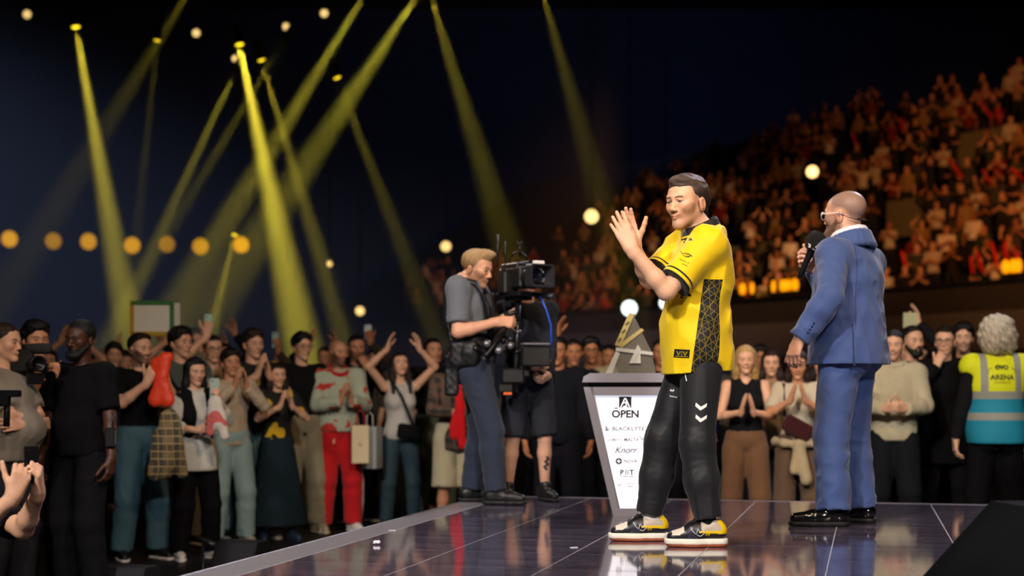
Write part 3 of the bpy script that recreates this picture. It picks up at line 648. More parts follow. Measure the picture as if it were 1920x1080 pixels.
# collar: a standing fold-over band, black with a yellow line
nk = J['nk']
def ring(r1, r2, z0, zf, tk, n=48, open_=.0):
    S = Sdf()
    for i in range(n):
        P = lambda u: nk+Rc@V(r1*math.sin(u), -.022-r2*math.cos(u), z0-zf*math.cos(u))
        S.rc(P(2*math.pi*i/n), P(2*math.pi*(i+1)/n), tk, tk, .012)
    return S
Sc = Sdf()
for (r1, r2, z0, zf) in ((.060, .062, .040, .034), (.066, .068, .028, .034), (.073, .075, .015, .034), (.080, .082, .001, .034)): Sc.o += ring(r1, r2, z0, zf, .0085).o
vv, ff = Sc.quads(.003); me = npmesh('collar', vv, ff); qq = (vv-nk)@Rc; attr(me, 'h', qq[:, 2]-.034*(qq[:, 1]+.022)/.075)
m2 = mat('collar_knit', '141416', .7); g = NT(m2); h = g.at('h'); g.lk(g.mix(g.ma('MULTIPLY', g.ma('GREATER_THAN', h, .007), g.ma('LESS_THAN', h, .016)), BLK, YEL), g.b.inputs['Base Color'])
link('collar', me, m2, EPl)
# dark undershirt seen below the far sleeve is the far sleeve lining; track trousers
_f1, _f2 = folds(.012, 28, 21, (1, 1, .5)), folds(.004, 60, 23, (.6, .6, 1.1)); S = Sdf(lambda P: _f1(P)+_f2(P)*np.clip((.75-P[:, 2])*3, .2, 1)); S.el(pel, (.150, .125, .14), .03, J['Rp'])
for x in (-1, 1): S.el(pel+J['Rp']@V(x*.07, .05, -.06), (.090, .09, .10), .04, J['Rp'])
for s in 'LR':
    a, b, c_ = J['hip'+s], J['kn'+s], J['an'+s]
    S.rc(a, b, .100, .080, .05); S.rc(b, b+(c_-b)*.45, .081, .079, .03); S.rc(b+(c_-b)*.45, c_+V(0, 0, .035), .079, .062, .03, flat=True)
S.cut(pel+V(0, 0, .08), V(0, 0, 1)); v, f = S.quads(.0055)
tro = link('track_trousers', npmesh('track_trousers', v, f), mat('track_cloth', '101114', .58, bump=.12, bs=10, spec=.5, sheen=.1), EPl)
wm = mat('white_print', 'ecebe6', .5); dk = mat('black_print', '141414', .6); ym = mat('yellow_print', 'e9c50c', .6)
def pmark(name, m, vf, px, py, sz, target=tro, ang=0.0, sub=None, off=.002):         # print facing the near side, sized in metres
    c, s_ = math.cos(ang), math.sin(ang); U, Vv = PD(c, 0, s_), PD(-s_, 0, c)
    return decal(sub or target, name, m, [(a*sz, b*sz) for a, b in vf[0]], vf[1], PL(px, py, 6.7), U, Vv, PD(.0, 1, 0), target, .0035 if name == 'hem_patch_print' or name=='crest_print' else off)
def poly(*pts): return list(pts), [tuple(range(len(pts)))]
def joinvf(*L):
    v = []; f = []
    for a, b in L: n = len(v); v += list(a); f += [tuple(i+n for i in q) for q in b]
    return v, f
for dy in (0, -22):
    pmark('chevron', wm, joinvf(poly((-1, .75), (0, .15), (0, -.55), (-1, .1)), poly((1, .95), (1, .3), (0, -.55), (0, .15))), 1312, 764-dy*1, .026, tro, -.15)
pmark('brand_mark', wm, joinvf(poly((-.5, .1), (-.25, .55), (-.1, .1), (-.3, -.1)), poly((.5, .1), (.25, .55), (.1, .1), (.3, -.1)), poly((-.18, .05), (0, -.25), (.18, .05), (0, .3))), 1268, 733, .022)
v_, f_ = textmesh('hummel', .55, .01); pmark('brand_text', wm, (v_, f_), 1270, 745, .020, tro, -.2)
pmark('drawstring', wm, strip([(0, 0), (-.02, -.3), (0, -.7), (.12, -1.35)], .10), 1285, 690, .045)
# prints on the jersey
eye = joinvf(strip([(-.9, .15), (-.4, .32), (.2, .3), (.75, .05), (1.0, -.25)], .12), strip([(-.75, -.05), (-.3, -.42), (.3, -.38), (.75, .05)], .13), strip([(-.35, .08), (.1, .12), (.55, -.05), (.15, -.28), (-.2, -.15)], .08), strip([(-1.15, .75), (-1.05, .4), (-.8, .15)], .1))
pmark('sleeve_print', dk, eye, 1283, 482, .024, jer, -.18)
for i, (tx, dy) in enumerate((('REPUBLIC OF', 15), ('GAMERS', 22))): pmark('sleeve_text', dk, textmesh(tx, .36), 1277, 480+dy, .022, jer, -.45)
crest = joinvf(*[strip([(-.6+.3*i, .5-.1*i), (-.2+.25*i, .1-.05*i), (-.3+.2*i, -.5)], .16) for i in range(4)], strip([(-.8, .1), (-.5, .75), (.1, .85)], .14))
pmark('crest_plate', wm, poly((-.8, -.3), (-.5, .7), (.2, .9), (.8, .3), (.4, -.5), (-.3, -.7)), 1291, 451, .017, jer); pmark('crest_print', dk, crest, 1291, 451, .015, jer, 0)
gp = joinvf(*[poly((-1.35+.9*i, .8-.4*j), (-.45+.9*i, .8-.4*j), (-.45+.9*i, .4-.4*j), (-1.35+.9*i, .4-.4*j)) for i in range(3) for j in range(4)]); pb = pmark('hem_patch', dk, gp, 1278, 663, .0245, jer, -.08)
pmark('hem_patch_print', ym, joinvf(strip([(-1.0, .45), (-.65, -.4), (-.3, .45)], .15), strip([(.3, .45), (.65, -.4), (1.0, .45)], .15), strip([(-1.2, -.62), (1.2, -.62)], .08), strip([(0, .6), (0, -.5)], .06)), 1278, 663, .0215, jer, -.08)
# trainers
def trainer(s):
    fo, d = J['fo'+s], unit(J['fd'+s]*V(1, 1, 0)); l = np.cross(d, V(0, 0, 1)); z = V(0, 0, 1); k = 1.0
    T = lambda u, v, w: fo+(d*u+l*v+z*w)
    S = Sdf(); S.rc(T(-.050, 0, .075), T(.06, 0, .062), .042, .044, .02); S.rc(T(.06, 0, .060), T(.158, 0, .044), .044, .032, .03); S.rc(T(-.045, 0, .07), T(-.03, 0, .105), .038, .040, .02); S.rc(T(.02, 0, .085), T(.06, 0, .085), .040, .036, .03)
    S.cut(T(0, 0, .034), -z); S.el(T(-.012, 0, .150), (.058, .034, .050), .01, np.stack([d, l, z], 1), True)
    v, f = S.quads(.003); q = (v-fo); u, w, hh = q@d, np.abs(q@l), q[:, 2]
    C_ = np.tile(np.array(lin('1c1b1e')), (len(v), 1)); cream, yel, gry = np.array(lin('d9cdb9')), np.array(lin('f0c414')), np.array(lin('b8a894'))
    C_[(u > .112) & (hh > .056) & (u < .168) & (w < .034)] = cream
    C_[(u < .035) & (hh > .074)] = gry; C_[(u < .045) & (hh > .066+u*.05) & (hh < .078)] = yel; C_[(u < -.058)&(hh > .062)] = yel; C_[(u < -.045) & (hh > .105)] = yel
    lines = (np.abs((u*1.4+hh*.6) % .014-.007) < .0016) & (u > .05) & (u < .10) & (hh < .08); C_[lines] = np.array(lin('4a4660'))
    o = link('trainer', npmesh('trainer', v, f, True, C_), mat('trainer_leather', '222222', .38, vc=True, bump=.05, bs=80), EPl)
    B = Sdf(); B.rc(T(-.055, 0, .025), T(.07, 0, .025), .043, .047, .02); B.rc(T(.07, 0, .025), T(.166, 0, .030), .047, .037, .03); B.cut(T(0, 0, .014), -z); B.cut(T(0, 0, .040), z)
    link('midsole', npmesh('midsole', *B.quads(.0035)), mat('midsole', 'ece4d2', .5), o)
    G = Sdf(); G.rc(T(-.055, 0, .02), T(.07, 0, .02), .0425, .0465, .02); G.rc(T(.07, 0, .02), T(.161, 0, .025), .0465, .036, .03); G.cut(T(0, 0, .0015), -z); G.cut(T(0, 0, .0145), z)
    link('outsole', npmesh('outsole', *G.quads(.0035)), mat('gum_rubber', '9c4f2c', .6), o)
    lc = MB()
    for i in range(5):
        u0 = .055+.018*i; hz = .128-.016*i-.0025*i; lc.tube([T(u0, -.026, hz-.020), T(u0+.004, -.010, hz+.001), T(u0+.004, .010, hz+.001), T(u0, .026, hz-.020)], .0042, 6)
    lc.tube([T(.045, -.02, .13), T(.06, -.045, .13), T(.085, -.035, .105)], .0035, 6); lc.build('laces', mat('lace', '18181a', .8), o)
    wl = MB(); sd = -1 if True else 1
    near = l if (l@PD(0, -1, 0)) > 0 else -l
    P2 = lambda u, h: Vector(fo+d*u+z*h)
    zig = [(.085, .095), (.075, .075), (.060, .062), (.052, .088), (.040, .066), (.030, .090), (.022, .066), (.040, .052), (.060, .062)]
    pts = [P2(a, b) for a, b in zig]
    bv = BVHTree.FromPolygons([x.co.copy() for x in o.data.vertices], [tuple(p.vertices) for p in o.data.polygons])
    def sn(p):
        h = bv.ray_cast(p+Vector(near)*.2, -Vector(near)); return (h[0]+Vector(near)*.0012) if h[0] else p+Vector(near)*.043
    fine = []
    for a, b in zip(pts, pts[1:]): fine += [sn(a.lerp(b, t/4)) for t in range(4)]
    wl.tube(fine, .0013, 5); wl.build('scribble', wm, o)
    for (a, b) in ((.012, .060), (.000, .060)):
        r_ = MB(); c0 = P2(a, b); r_.tube([sn(c0+Vector(d)*.004*math.cos(t)+Vector(z)*.004*math.sin(t)) for t in np.linspace(0, 6.283, 10)], .0010, 5); r_.build('ring_print', ym, o)
    K = Sdf(); K.rc(J['an'+s]-z*.03, J['an'+s]+z*.06, .040, .041, .01); link('sock', npmesh('sock', *K.quads(.006)), cloth('d8d2cc' if s == 'R' else '18181a'), EPl)
for s in 'LR': trainer(s)
# ------------------------------------------------------------------ the host in the blue suit
def necktie_ring(E, J, name, m, r1, r2, z0, zf, tk, h=.004, y0=-.012, n=24, follow=0.0, rows=1):
    S = Sdf(); Rc = J['Rc']; nk = J['nk']+(J['hd']-J['nk'])*V(1, 1, 0)*follow
    P = lambda u, k: nk+Rc@V((r1+.009*k)*math.sin(u), y0-(r2+.009*k)*math.cos(u), z0-.02*k-zf*math.cos(u))
    for k in range(rows):
        for i in range(n): S.rc(P(2*math.pi*i/n, k), P(2*math.pi*(i+1)/n, k), tk, tk, .012)
    return link(name, npmesh(name, *S.quads(h)), m, E)
def cuff(E, J, s, m, a=.86, b=1.03, r=.034, name='shirt_cuff', h=.005):
    S = Sdf(); e, w = J['el'+s], J['wr'+s]; S.rc(e+(w-e)*a, e+(w-e)*b, r+.002, r, .004, flat=True); return link(name, npmesh(name, *S.quads(h)), m, E)
hloc = Vector((1.85, 7.86, STZ)); hrot = R(-128); HL, HD = local(hloc, hrot, 1.83/1.75)
hp = dict(pel=HL(1590, 648, 7.86), ch=HL(1592, 528, 7.88), pyaw=0, cyaw=-4, hd=HL(1583, 407, 7.86), hyaw=-6, hpit=-2, sw=.185, az=.09, leg=1.003,
    fL=HL(1562, 986, 7.75)*V(1, 1, 0), fR=HL(1612, 978, 7.98)*V(1, 1, 0), fyL=36, fyR=12, kL=(.05, -1, 0), kR=(-.05, -1, 0), dshL=tuple(HD(.0, 0, -.02)), dshR=tuple(HD(0, 0, -.02)),
    L=dict(w=HL(1500, 634, 7.58), e=HD(.3, -.6, 0), d=HD(-.38, -.05, -.9), n=HD(.7, .6, -.2), curl=(.55, .6, .65, .7), thumb=.3, ua=.30, fa=.255),
    R=dict(w=HL(1531, 505, 7.95), e=HD(.0, .4, -1), d=HD(-.75, .1, .45), n=HD(.3, -.9, .3), curl=(.85, .9, .95, 1.0), thumb=.4))
SUIT = mat('suit_wool', '3a4e80', .72, bump=.18, bs=9, sheen=.25, spec=.3)
EH, J = person('man in blue suit and glasses with microphone, seen from behind on stage', hloc, hrot, 1.83, 'd9a68c', ('none', '6e5040'),
    dict(k='jacket', loose=.020, hem=.845, m=SUIT, fold=.015, name='suit_jacket', flare=(.19, .232)), dict(k='pants', loose=.014, m=SUIT, st=.9, fold=.016, up=1.0, cuff=.012), None, hp, fine=True, hs=1.06, beard=.6, fade=.8, fadec='6c5a54', fat=.9, neck=1.22, beardmesh=True, seed=6)
SHIRT = cloth('ece8ec', .8)
necktie_ring(EH, J, 'shirt_collar', SHIRT, .082, .082, .060, .026, .014, y0=.006, follow=.55); necktie_ring(EH, J, 'jacket_collar', SUIT, .096, .096, .036, .028, .016, y0=.008, follow=.45, rows=4)
for s in 'LR': cuff(EH, J, s, SHIRT)
eyewear(EH, J['hd'], J['Rh'], 1.06, 'e8e6e2', .003)
b = MB(); T = lambda *a: Vector(J['hd']+J['Rh']@(V(*a)*1.06)); b.tube([T(.086, .02, .01), T(.075, .07, -.012), T(.05, .10, -.02), T(0, .118, -.022), T(-.05, .10, -.018), T(-.085, .02, .01)], .0022, 6); b.box(T(.045, .108, -.02), (.008, .006, .006), None, .002); b.build('headset_band', mat('black_plastic', '161616', .4), EH)
dkb = mat('suit_seam', '202b52', .8)
def hmark(nm, m, vf, px, py, sz, tgt, ang=0.0):
    c, s_ = math.cos(ang), math.sin(ang); return decal(tgt, nm, m, [(a*sz, b_*sz) for a, b_ in vf[0]], vf[1], HL(px, py, 7.6), HD(c, 0, s_), HD(-s_, 0, c), HD(0, 1, 0), tgt)
def ln(*p, w=.05, n=8):
    q = []
    for a, b_ in zip(p, p[1:]): q += [tuple(Vector(a).lerp(Vector(b_), t/n)) for t in range(n)]
    return strip(q+[p[-1]], w)
hmark('vent_seam', dkb, ln((0, 0), (-.02, -.8), (.0, -1.45), w=.055), 1603, 606, .15, J['top']); hmark('back_seam', dkb, ln((0, 0), (.05, -1.0), (-.03, -2.0), (-.08, -3.6), w=.02), 1612, 452, .125, J['top'])
hmark('pocket_flap', SUIT, joinvf(*[poly((-.5+i*.25, .14-.03*i), (-.25+i*.25, .11-.03*i), (-.25+i*.25, -.25-.03*i), (-.5+i*.25, -.22-.03*i)) for i in range(4)]), 1548, 605, .07, J['top'])
for i in range(4): hmark('cuff_button', mat('button', '1c2440', .3), poly(*[(math.cos(a)*.5, math.sin(a)*.5) for a in np.linspace(0, 5.6, 8)]), 1508+i*3.6, 625-i*5.5, .012, J['top'])
LEA = mat('black_leather', '0c0c0e', .18, coat=.5, bump=.05, bs=30)
for s in 'LR': shoe(EH, J, s, '0c0c0e', '101010', .006, .30, LEA, 'dress_shoe')
# the microphone he holds
mic = thing('microphone', 'black handheld microphone with foam head raised by the man in blue suit', 'microphone', PW(1505, 510, 7.86))
dm = (PW(1526, 462, 7.86)-PW(1500, 520, 7.90)).normalized(); o0 = PW(1498, 522, 7.90)-PW(1505, 510, 7.86)
MB().lathe([(.001, 0), (.013, .002), (.015, .03), (.018, .12), (.022, .16), (.024, .175), (.001, .176)], o0, dm, 20).build('handle', mat('mic_body', '141416', .35, metal=.4), mic)
hd_ = MB().lathe([(.001, .165), (.030, .166), (.046, .178), (.052, .20), (.054, .235), (.046, .262), (.028, .276), (.001, .28)], o0, dm, 24).build('foam_head', mat('foam', '0c0c0d', .95, bump=.8, bs=300), mic)
bv = BVHTree.FromPolygons([x.co.copy() for x in hd_.data.vertices], [tuple(p.vertices) for p in hd_.data.polygons])
for (px, w) in ((1522, .8), (1538, .8)):
    vs, fs = textmesh('BLACKLYTE', .0075, .0001); side = dm.cross(Vector((0, -1, 0))).normalized()*-1
    c0 = PW(px, 464 if px < 1530 else 466, 7.7)-mic.location; U = Vector((.92, 0, -.38)); Vv = Vector((.38, 0, .92)); out = []
    vs2 = joinvf((vs, fs), strip([(-.010, .014), (-.002, .030), (.004, .016)], .004), strip([(-.006, .034), (.006, .030), (.010, .016)], .004))
    for a, b_ in vs2[0]:
        h = bv.ray_cast(c0+U*a+Vv*b_-Vector((0, .3, 0)), Vector((0, 1, 0))); out.append((h[0]-Vector((0, .001, 0))) if h[0] else None)
    fk = [q_ for q_ in vs2[1] if all(out[i] is not None for i in q_)]; me = bpy.data.meshes.new('foam_print'); me.from_pydata([o_ or (0, 0, 0) for o_ in out], [], fk); link('foam_print', me, wm, hd_)
# ------------------------------------------------------------------ stabiliser operator, his helper and the rig
cloc = Vector((-.17, 9.38, STZ)); crot = R(82); CL, CD = local(cloc, crot, 1.78/1.75)
BLKP = mat('black_plastic', '161616', .4); GRYP = mat('grey_metal', '6c6c72', .35, metal=.7); BLKM = mat('black_metal', '1c1c1f', .3, metal=.5)
cp = dict(pel=CL(893, 676, 9.4), ch=CL(879, 580, 9.4), cyaw=-4, hd=CL(895, 507, 9.4), hyaw=-20, hpit=12, az=.085, leg=1.005,
    fR=CL(930, 945, 9.27)*V(1, 1, 0), fL=CL(884, 940, 9.52)*V(1, 1, 0), fyL=20, fyR=-2, kL=(0, -1, 0), kR=(0, -1, 0),
    R=dict(w=CL(932, 604, 9.18), e=CD(-.3, -.2, -1), d=CD(.95, .1, .0), n=CD(0, .9, -.3), curl=1.0, thumb=.5),
    L=dict(w=CL(940, 600, 9.45), e=CD(-.2, .4, -1), d=CD(.9, -.1, .1), n=CD(0, -.9, -.3), curl=1.0, thumb=.5))
ECm, J = person('camera operator in grey t-shirt and black harness steering a stabiliser rig', cloc, crot, 1.78, 'cf9a7c', ('quiff', '7c5c3c', 'c8a470'), dict(c='666a72', hem=.92), dict(c='2c3444', loose=.008, st=.5), ('141416', '141416'), cp, beard=.65, fade=.4, seed=12, q=.8, name='person')
HARN = mat('harness', '131316', .5, bump=.2, bs=40)
S = Sdf(); torso(S, J, .030); S.cut(V(0, 0, J['pel'][2]+.04), V(0, 0, -1)); S.cut(V(0, 0, J['pel'][2]+.17), V(0, 0, 1)); link('harness_belt', npmesh('harness_belt', *S.quads(.011)), HARN, ECm)
b = MB(); Rc, ch = J['Rc'], J['ch']
for x in (-1, 1): b.tube([ch+Rc@V(x*.10, -.14, -.20), ch+Rc@V(x*.105, -.145, .0), ch+Rc@V(x*.10, -.10, .15), ch+Rc@V(x*.10, .02, .205), ch+Rc@V(x*.10, .11, .13), ch+Rc@V(x*.10, .135, -.05), ch+Rc@V(x*.09, .12, -.22)], .020, 8)
b.build('harness_straps', HARN, ECm)
pe = J['pel']; S = Sdf(lambda P: waves(P, 70, 5)*.004); S.bx(pe+V(-.16, .05, .04), (.055, .09, .085), .03, .03); S.el(pe+V(-.19, .0, .05), (.04, .06, .06), .03); S.bx(pe+V(-.17, .13, -.10), (.022, .045, .13), .018, .03); S.rc(pe+V(-.16, .12, .06), pe+V(-.16, .16, .26), .022, .016, .02); link('hip_pouch', npmesh('hip_pouch', *S.quads(.009)), HARN, ECm)
for (dx, dy, dz, r_) in ((-.21, -.03, .07, .022), (-.19, -.10, .10, .026), (-.14, -.17, .06, .03), (-.16, -.20, .12, .02), (-.12, -.24, .09, .026)): MB().lathe([(.001, -.025), (r_*.8, -.025), (r_, -.015), (r_, .015), (r_*.8, .025), (.001, .025)], pe+V(dx, dy, dz), (-1, -.2, .2), 14).build('arm_joint', GRYP if r_ > .025 else BLKM, ECm)
b = MB(); b.box(ch+Rc@V(0, -.15, -.06), (.06, .03, .14), Matrix(Rc.tolist()), .01); b.box(pe+V(0, -.19, .10), (.07, .05, .05), None, .015); b.build('chest_plate', HARN, ECm)
# helper in dark long sleeves and shorts
aloc = Vector((.10, 9.60, STZ)); arot = R(14)
ap = dict(L=arm(dict(w=(.10, -.24, .88), e=(.9, .4, -.3), d=(-.6, -.6, -.3), n=(-.4, .6, .5), curl=.8)), R=arm('hold', False, w=(-.02, -.26, 1.0)), hpit=10, hyaw=-10)
EA, JA = person('helper in black long-sleeved top and dark shorts standing behind the stabiliser rig', aloc, arot, 1.58, 'd0a288', ('short', '3a2a20'), dict(k='long', c='23252c', hem=.88), dict(k='shorts', c='26282f', loose=.014, up=.5), ('18181a', '18181a'), ap, seed=31, fat=.3)
tt = decal(JA['body'], 'calf_tattoo', mat('tattoo_ink', '3c3a40', .6), *ln((0, .6), (.2, .35), (-.1, .15), (.2, -.1), (-.15, -.3), (.1, -.6), w=.22), JA['knL']*.5+JA['anL']*.5+V(0, -.1, 0), V(.085, 0, 0), V(0, 0, .085), V(0, 1, 0), JA['body'])
# the rig
rig = thing('camera_rig', 'black broadcast camera on stabiliser post held by the operator in grey', 'camera', PW(968, 745, 9.28)); rl = rig.location
def RP(px, py, Y=9.28): return PW(px, py, Y)-rl
def bar(px, py, px2, py2, r, Y=9.28, Y2=None, seg=10): return MB().tube([RP(px, py, Y), RP(px2, py2, Y2 or Y)], r, seg)
bar(972, 555, 966, 735, .020).build('post', mat('carbon_tube', '161618', .25), rig)
for py in (562, 622, 660): MB().lathe([(.02, -.012), (.027, -.01), (.027, .01), (.02, .012)], RP(970, py), (0, 0, 1), 16).build('collar', GRYP if py == 622 else BLKM, rig)
bar(945, 590, 972, 585, .016, 9.2).build('gimbal_handle', BLKP, rig)
ax = Vector((.55, -.83, .0)).normalized(); sd = Vector((.83, .55, 0)); RM = Matrix((sd, -ax, Vector((0, 0, 1)))).transposed()
body = MB().box(RP(970, 522), (.065, .13, .070), RM, .012).box(RP(966, 500), (.05, .10, .02), RM, .008).box(RP(952, 530), (.055, .05, .075), RM, .012).build('camera_body', BLKP, rig)
for (px, py, h) in ((938, 505, (.012, .03, .02)), (950, 535, (.01, .04, .012)), (966, 515, (.01, .05, .03)), (978, 536, (.02, .02, .02)), (930, 545, (.03, .02, .018)), (970, 492, (.03, .05, .008))):
    MB().box(RP(px, py)-sd*-.0+ax*.02+sd*.07, h, RM, .003).build('side_module', GRYP if px in (938, 966) else BLKM, body)
c0 = RP(990, 520, 9.16)
lens = MB().lathe([(.001, -.12), (.045, -.12), (.05, -.02), (.058, 0), (.062, .05), (.05, .06)], c0, ax, 24).build('lens_barrel', BLKP, rig)
c1 = c0+ax*.07; hood = MB(); hw, hh_ = .092, .074
def rr(w, h, d, n=6, r=.022):
    out = []
    for (sx, sy, a_) in ((1, 1, 0), (-1, 1, 90), (-1, -1, 180), (1, -1, 270)):
        for k in range(n): t = R(a_+90*k/(n-1)); out.append(c1+sd*(sx*(w-r)+r*math.cos(t))+Vector((0, 0, sy*(h-r)+r*math.sin(t)))+ax*d)
    return out
rg = [rr(hw*.72, hh_*.74, 0), rr(hw, hh_, .03), rr(hw, hh_, .10), rr(hw*.88, hh_*.86, .10), rr(hw*.62, hh_*.7, .03)]; n_ = len(rg[0])
hood.add([p for q_ in rg for p in q_], [(i*n_+k, i*n_+(k+1) % n_, (i+1)*n_+(k+1) % n_, (i+1)*n_+k) for i in range(4) for k in range(n_)]); hood.build('lens_hood', mat('hood_rubber', '26262a', .45), rig)
MB().lathe([(.001, .012), (.03, .008), (.046, 0), (.052, -.002), (.055, .012), (.060, .012)], c1+ax*.03, ax, 24).build('front_glass', mat('lens_glass', '101420', .05, spec=1.0, coat=1.0), rig)
MB().box(c1+Vector((0, 0, .085))+ax*.05, (.035, .02, .012), RM, .004).build('tally_light', mat('tally', 'e8e8e8', .4), rig)
for px, t in ((933, 440), (947, 452)): bar(px, 500, px, t, .007 if px == 933 else .004).build('antenna', BLKP, rig)
b = MB(); b.tube([RP(955, 492), RP(962, 475), RP(975, 470), RP(986, 480), RP(990, 495)], .006, 8); b.tube([RP(975, 480), RP(974, 455)], .008, 8); b.tube([RP(974, 462), RP(968, 452)], .006, 6); b.tube([RP(974, 462), RP(979, 452)], .006, 6); b.build('top_handle', BLKM, rig)
b = MB(); b.box(RP(970, 553), (.08, .14, .015), RM, .004); b.box(RP(972, 560), (.05, .09, .012), RM, .003); b.build('mounting_plate', BLKM, rig)
b = MB(); b.tube([RP(1005, 555, 9.2), RP(1020, 553, 9.15), RP(1038, 556, 9.1)], .017, 10); b.build('follow_motor', mat('motor', '2a2e38', .4), rig)
mo = MB().box(RP(1004, 668, 9.2), (.095, .03, .065), Matrix.Rotation(.25, 3, 'Z'), .01).build('monitor', BLKP, rig)
MB().box(RP(1004, 645, 9.2), (.09, .045, .006), Matrix.Rotation(.25, 3, 'Z'), .002).build('sun_shade', mat('shade', '6a6a72', .4), mo)
b = MB(); b.box(RP(962, 705), (.075, .06, .05), None, .012); b.box(RP(948, 728), (.05, .05, .03), None, .01); b.box(RP(984, 690), (.035, .05, .06), None, .01); b.build('battery_pack', BLKP, rig)
MB().box(RP(952, 738, 9.2), (.028, .012, .009), None, .003).build('battery_tag', mat('tag_orange', 'd85a1c', .5), rig)
MB().tube([RP(1012, 555, 9.15), RP(1024, 580, 9.14), RP(1033, 610, 9.14), RP(1034, 640, 9.16), RP(1030, 655, 9.2)], .006, 8).build('blue_cable', mat('blue_cable', '2450c8', .4), rig)
MB().tube([RP(895, 650, 9.2), RP(915, 668, 9.05), RP(930, 640, 9.1), RP(948, 610, 9.2)], .024, 10).build('spring_arm', BLKM, rig)
# ------------------------------------------------------------------ podium and trophy
pod = thing('podium', 'silver tapering podium with lit white sponsor panel below the trophy', 'podium', PW(1177, 968, 8.45), R(-3)); pod.location.z = STZ
SIL = mat('silver_paint', '9a98a2', .35, metal=.35); w1, w0, ph = .262, .088, .762
def trap(mb, a, d0, d1, z0=0.0, z1=ph, ins=0.0):
    W_ = lambda z: w0+(w1-w0)*z/ph-ins
    return mb.prism([(-W_(z0), z0), (W_(z0), z0), (W_(z1), z1), (-W_(z1), z1)], d0, d1)
trap(MB(), 0, -.02, .30).build('body', SIL, pod)
fr = MB()
for x in (-1, 1): fr.prism([(x*w0, 0), (x*w1, ph), (x*(w1-.055), ph), (x*(w0-.040), 0)][::x], -.055, -.0205)
fr.prism([(-.21, ph-.05), (.21, ph-.05), (.222, ph), (-.222, ph)], -.055, -.0205); fr.prism([(-w0+.02, 0), (w0-.02, 0), (w0-.015, .045), (-w0+.015, .045)], -.054, -.0205); fr.build('frame', SIL, pod)
pan = trap(MB(), 0, -.032, -.0207, .045, ph-.05, .052).build('light_panel', mat('light_panel', 'f4f4fa', .4, emit=.72, ecol='eef0ff'), pod)
MB().box((0, .14, ph+.014), (.235, .15, .014), None, .003).build('shadow_gap', mat('gap_black', '0c0c0e', .5), pod)
MB().prism([(-.27, ph+.028), (.27, ph+.028), (.262, ph+.062), (.225, ph+.082), (-.225, ph+.082), (-.262, ph+.062)], -.062, .31).build('top_slab', SIL, pod)
ink = mat('panel_ink', '15171c', .6); ink2 = mat('panel_ink_pale', '5c5e68', .6); ink3 = mat('panel_ink_grey', 'a0a2ae', .6)
def pt(txt, x, z, h, m=ink, bold=0.0, shear=0.0, sp=1.0, w=None):
    v_, f_ = textmesh(txt, 1.0, bold, 'CENTER', shear, sp); xs = [a for a, _ in v_]; ys = [b_ for _, b_ in v_]; k = h/max(max(ys)-min(ys), 1e-6); kx = k if w is None else w/(max(xs)-min(xs)); cx = (max(xs)+min(xs))/2
    me = bpy.data.meshes.new('print'); me.from_pydata([((a-cx)*kx+x, -.0335, (b_-min(ys))*k+z) for a, b_ in v_], [], f_); link('print', me, m, pan)
def pp_(vf, x, z, k, m=ink, y=-.0335):
    me = bpy.data.meshes.new('print'); me.from_pydata([(a*k+x, y, b_*k+z) for a, b_ in vf[0]], [], vf[1]); link('print', me, m, pan)
Zp = lambda py: (968-py)/(FPX/8.45); Xp = lambda px: (px-1177)/(FPX/8.45)
pp_(poly((-1, -.8), (1, -.8), (1, 1), (-1, 1)), Xp(1172), Zp(757), .037)
wp = mat('panel_white', 'f4f4fa', .4, emit=.72, ecol='eef0ff')
pp_(joinvf(strip([(-.75, -.8), (-.05, .75)], .16), strip([(.05, .75), (.75, -.8)], .16), strip([(-.45, -.15), (.1, .15), (.5, -.2)], .14), strip([(.1, .1), (.2, -.45)], .14), poly((-.45, -.8), (.45, -.8), (.2, -.45), (-.2, -.45))), Xp(1172), Zp(757), .037, wp, -.0342)
pt('OPEN', Xp(1172), Zp(785), .047, ink, .035, w=.160); pp_(poly((-1, 0), (1, 0), (1, .5), (-1, .5)), Xp(1155), Zp(768), .012)
pt('LONDON', Xp(1172), Zp(792), .008, ink3, 0, 0, 1.5); pt('BLACKLYTE', Xp(1178), Zp(809), .024, mat('panel_ink_mid', '4a4c56', .6), .012, w=.19)
pp_(joinvf(poly((-1, .2), (-.2, .2), (-.2, 1), (-1, .8)), poly((-1, -1), (.6, -1), (.6, -.6), (-1, -.4)), poly((-1, -.25), (.8, -.3), (.8, .05), (-1, .05))), Xp(1139), Zp(805), .013)
pt('GAMING', Xp(1152), Zp(829), .020, ink3, .008, w=.095); pt('MALTA', Xp(1184), Zp(829), .021, ink2, .012, w=.088); pp_(joinvf(poly((-.6, 0), (-.2, .1), (-.1, -.6)), poly((0, 0), (.5, -.4), (.2, -.7)), poly((.1, .1), (.7, .3), (.3, -.1)), poly((-.3, .3), (-.8, .9), (-.6, .2))), Xp(1203), Zp(823), .020)
pt('Knorr', Xp(1174), Zp(851), .038, mat('panel_ink_navy', '2a3658', .6), .008, .35, .95)
pp_(poly(*[(math.cos(a)*1.0*(1 if i % 1 == 0 else 1), math.sin(a)) for i, a in enumerate(np.linspace(.39, .39+6.283*7/8, 8))]), Xp(1160), Zp(866), .020); pp_(joinvf(poly((-.7, -.15), (.7, -.15), (.7, .15), (-.7, .15)), poly((-.15, -.7), (.15, -.7), (.15, .7), (-.15, .7))), Xp(1160), Zp(866), .017, wp, -.0342)
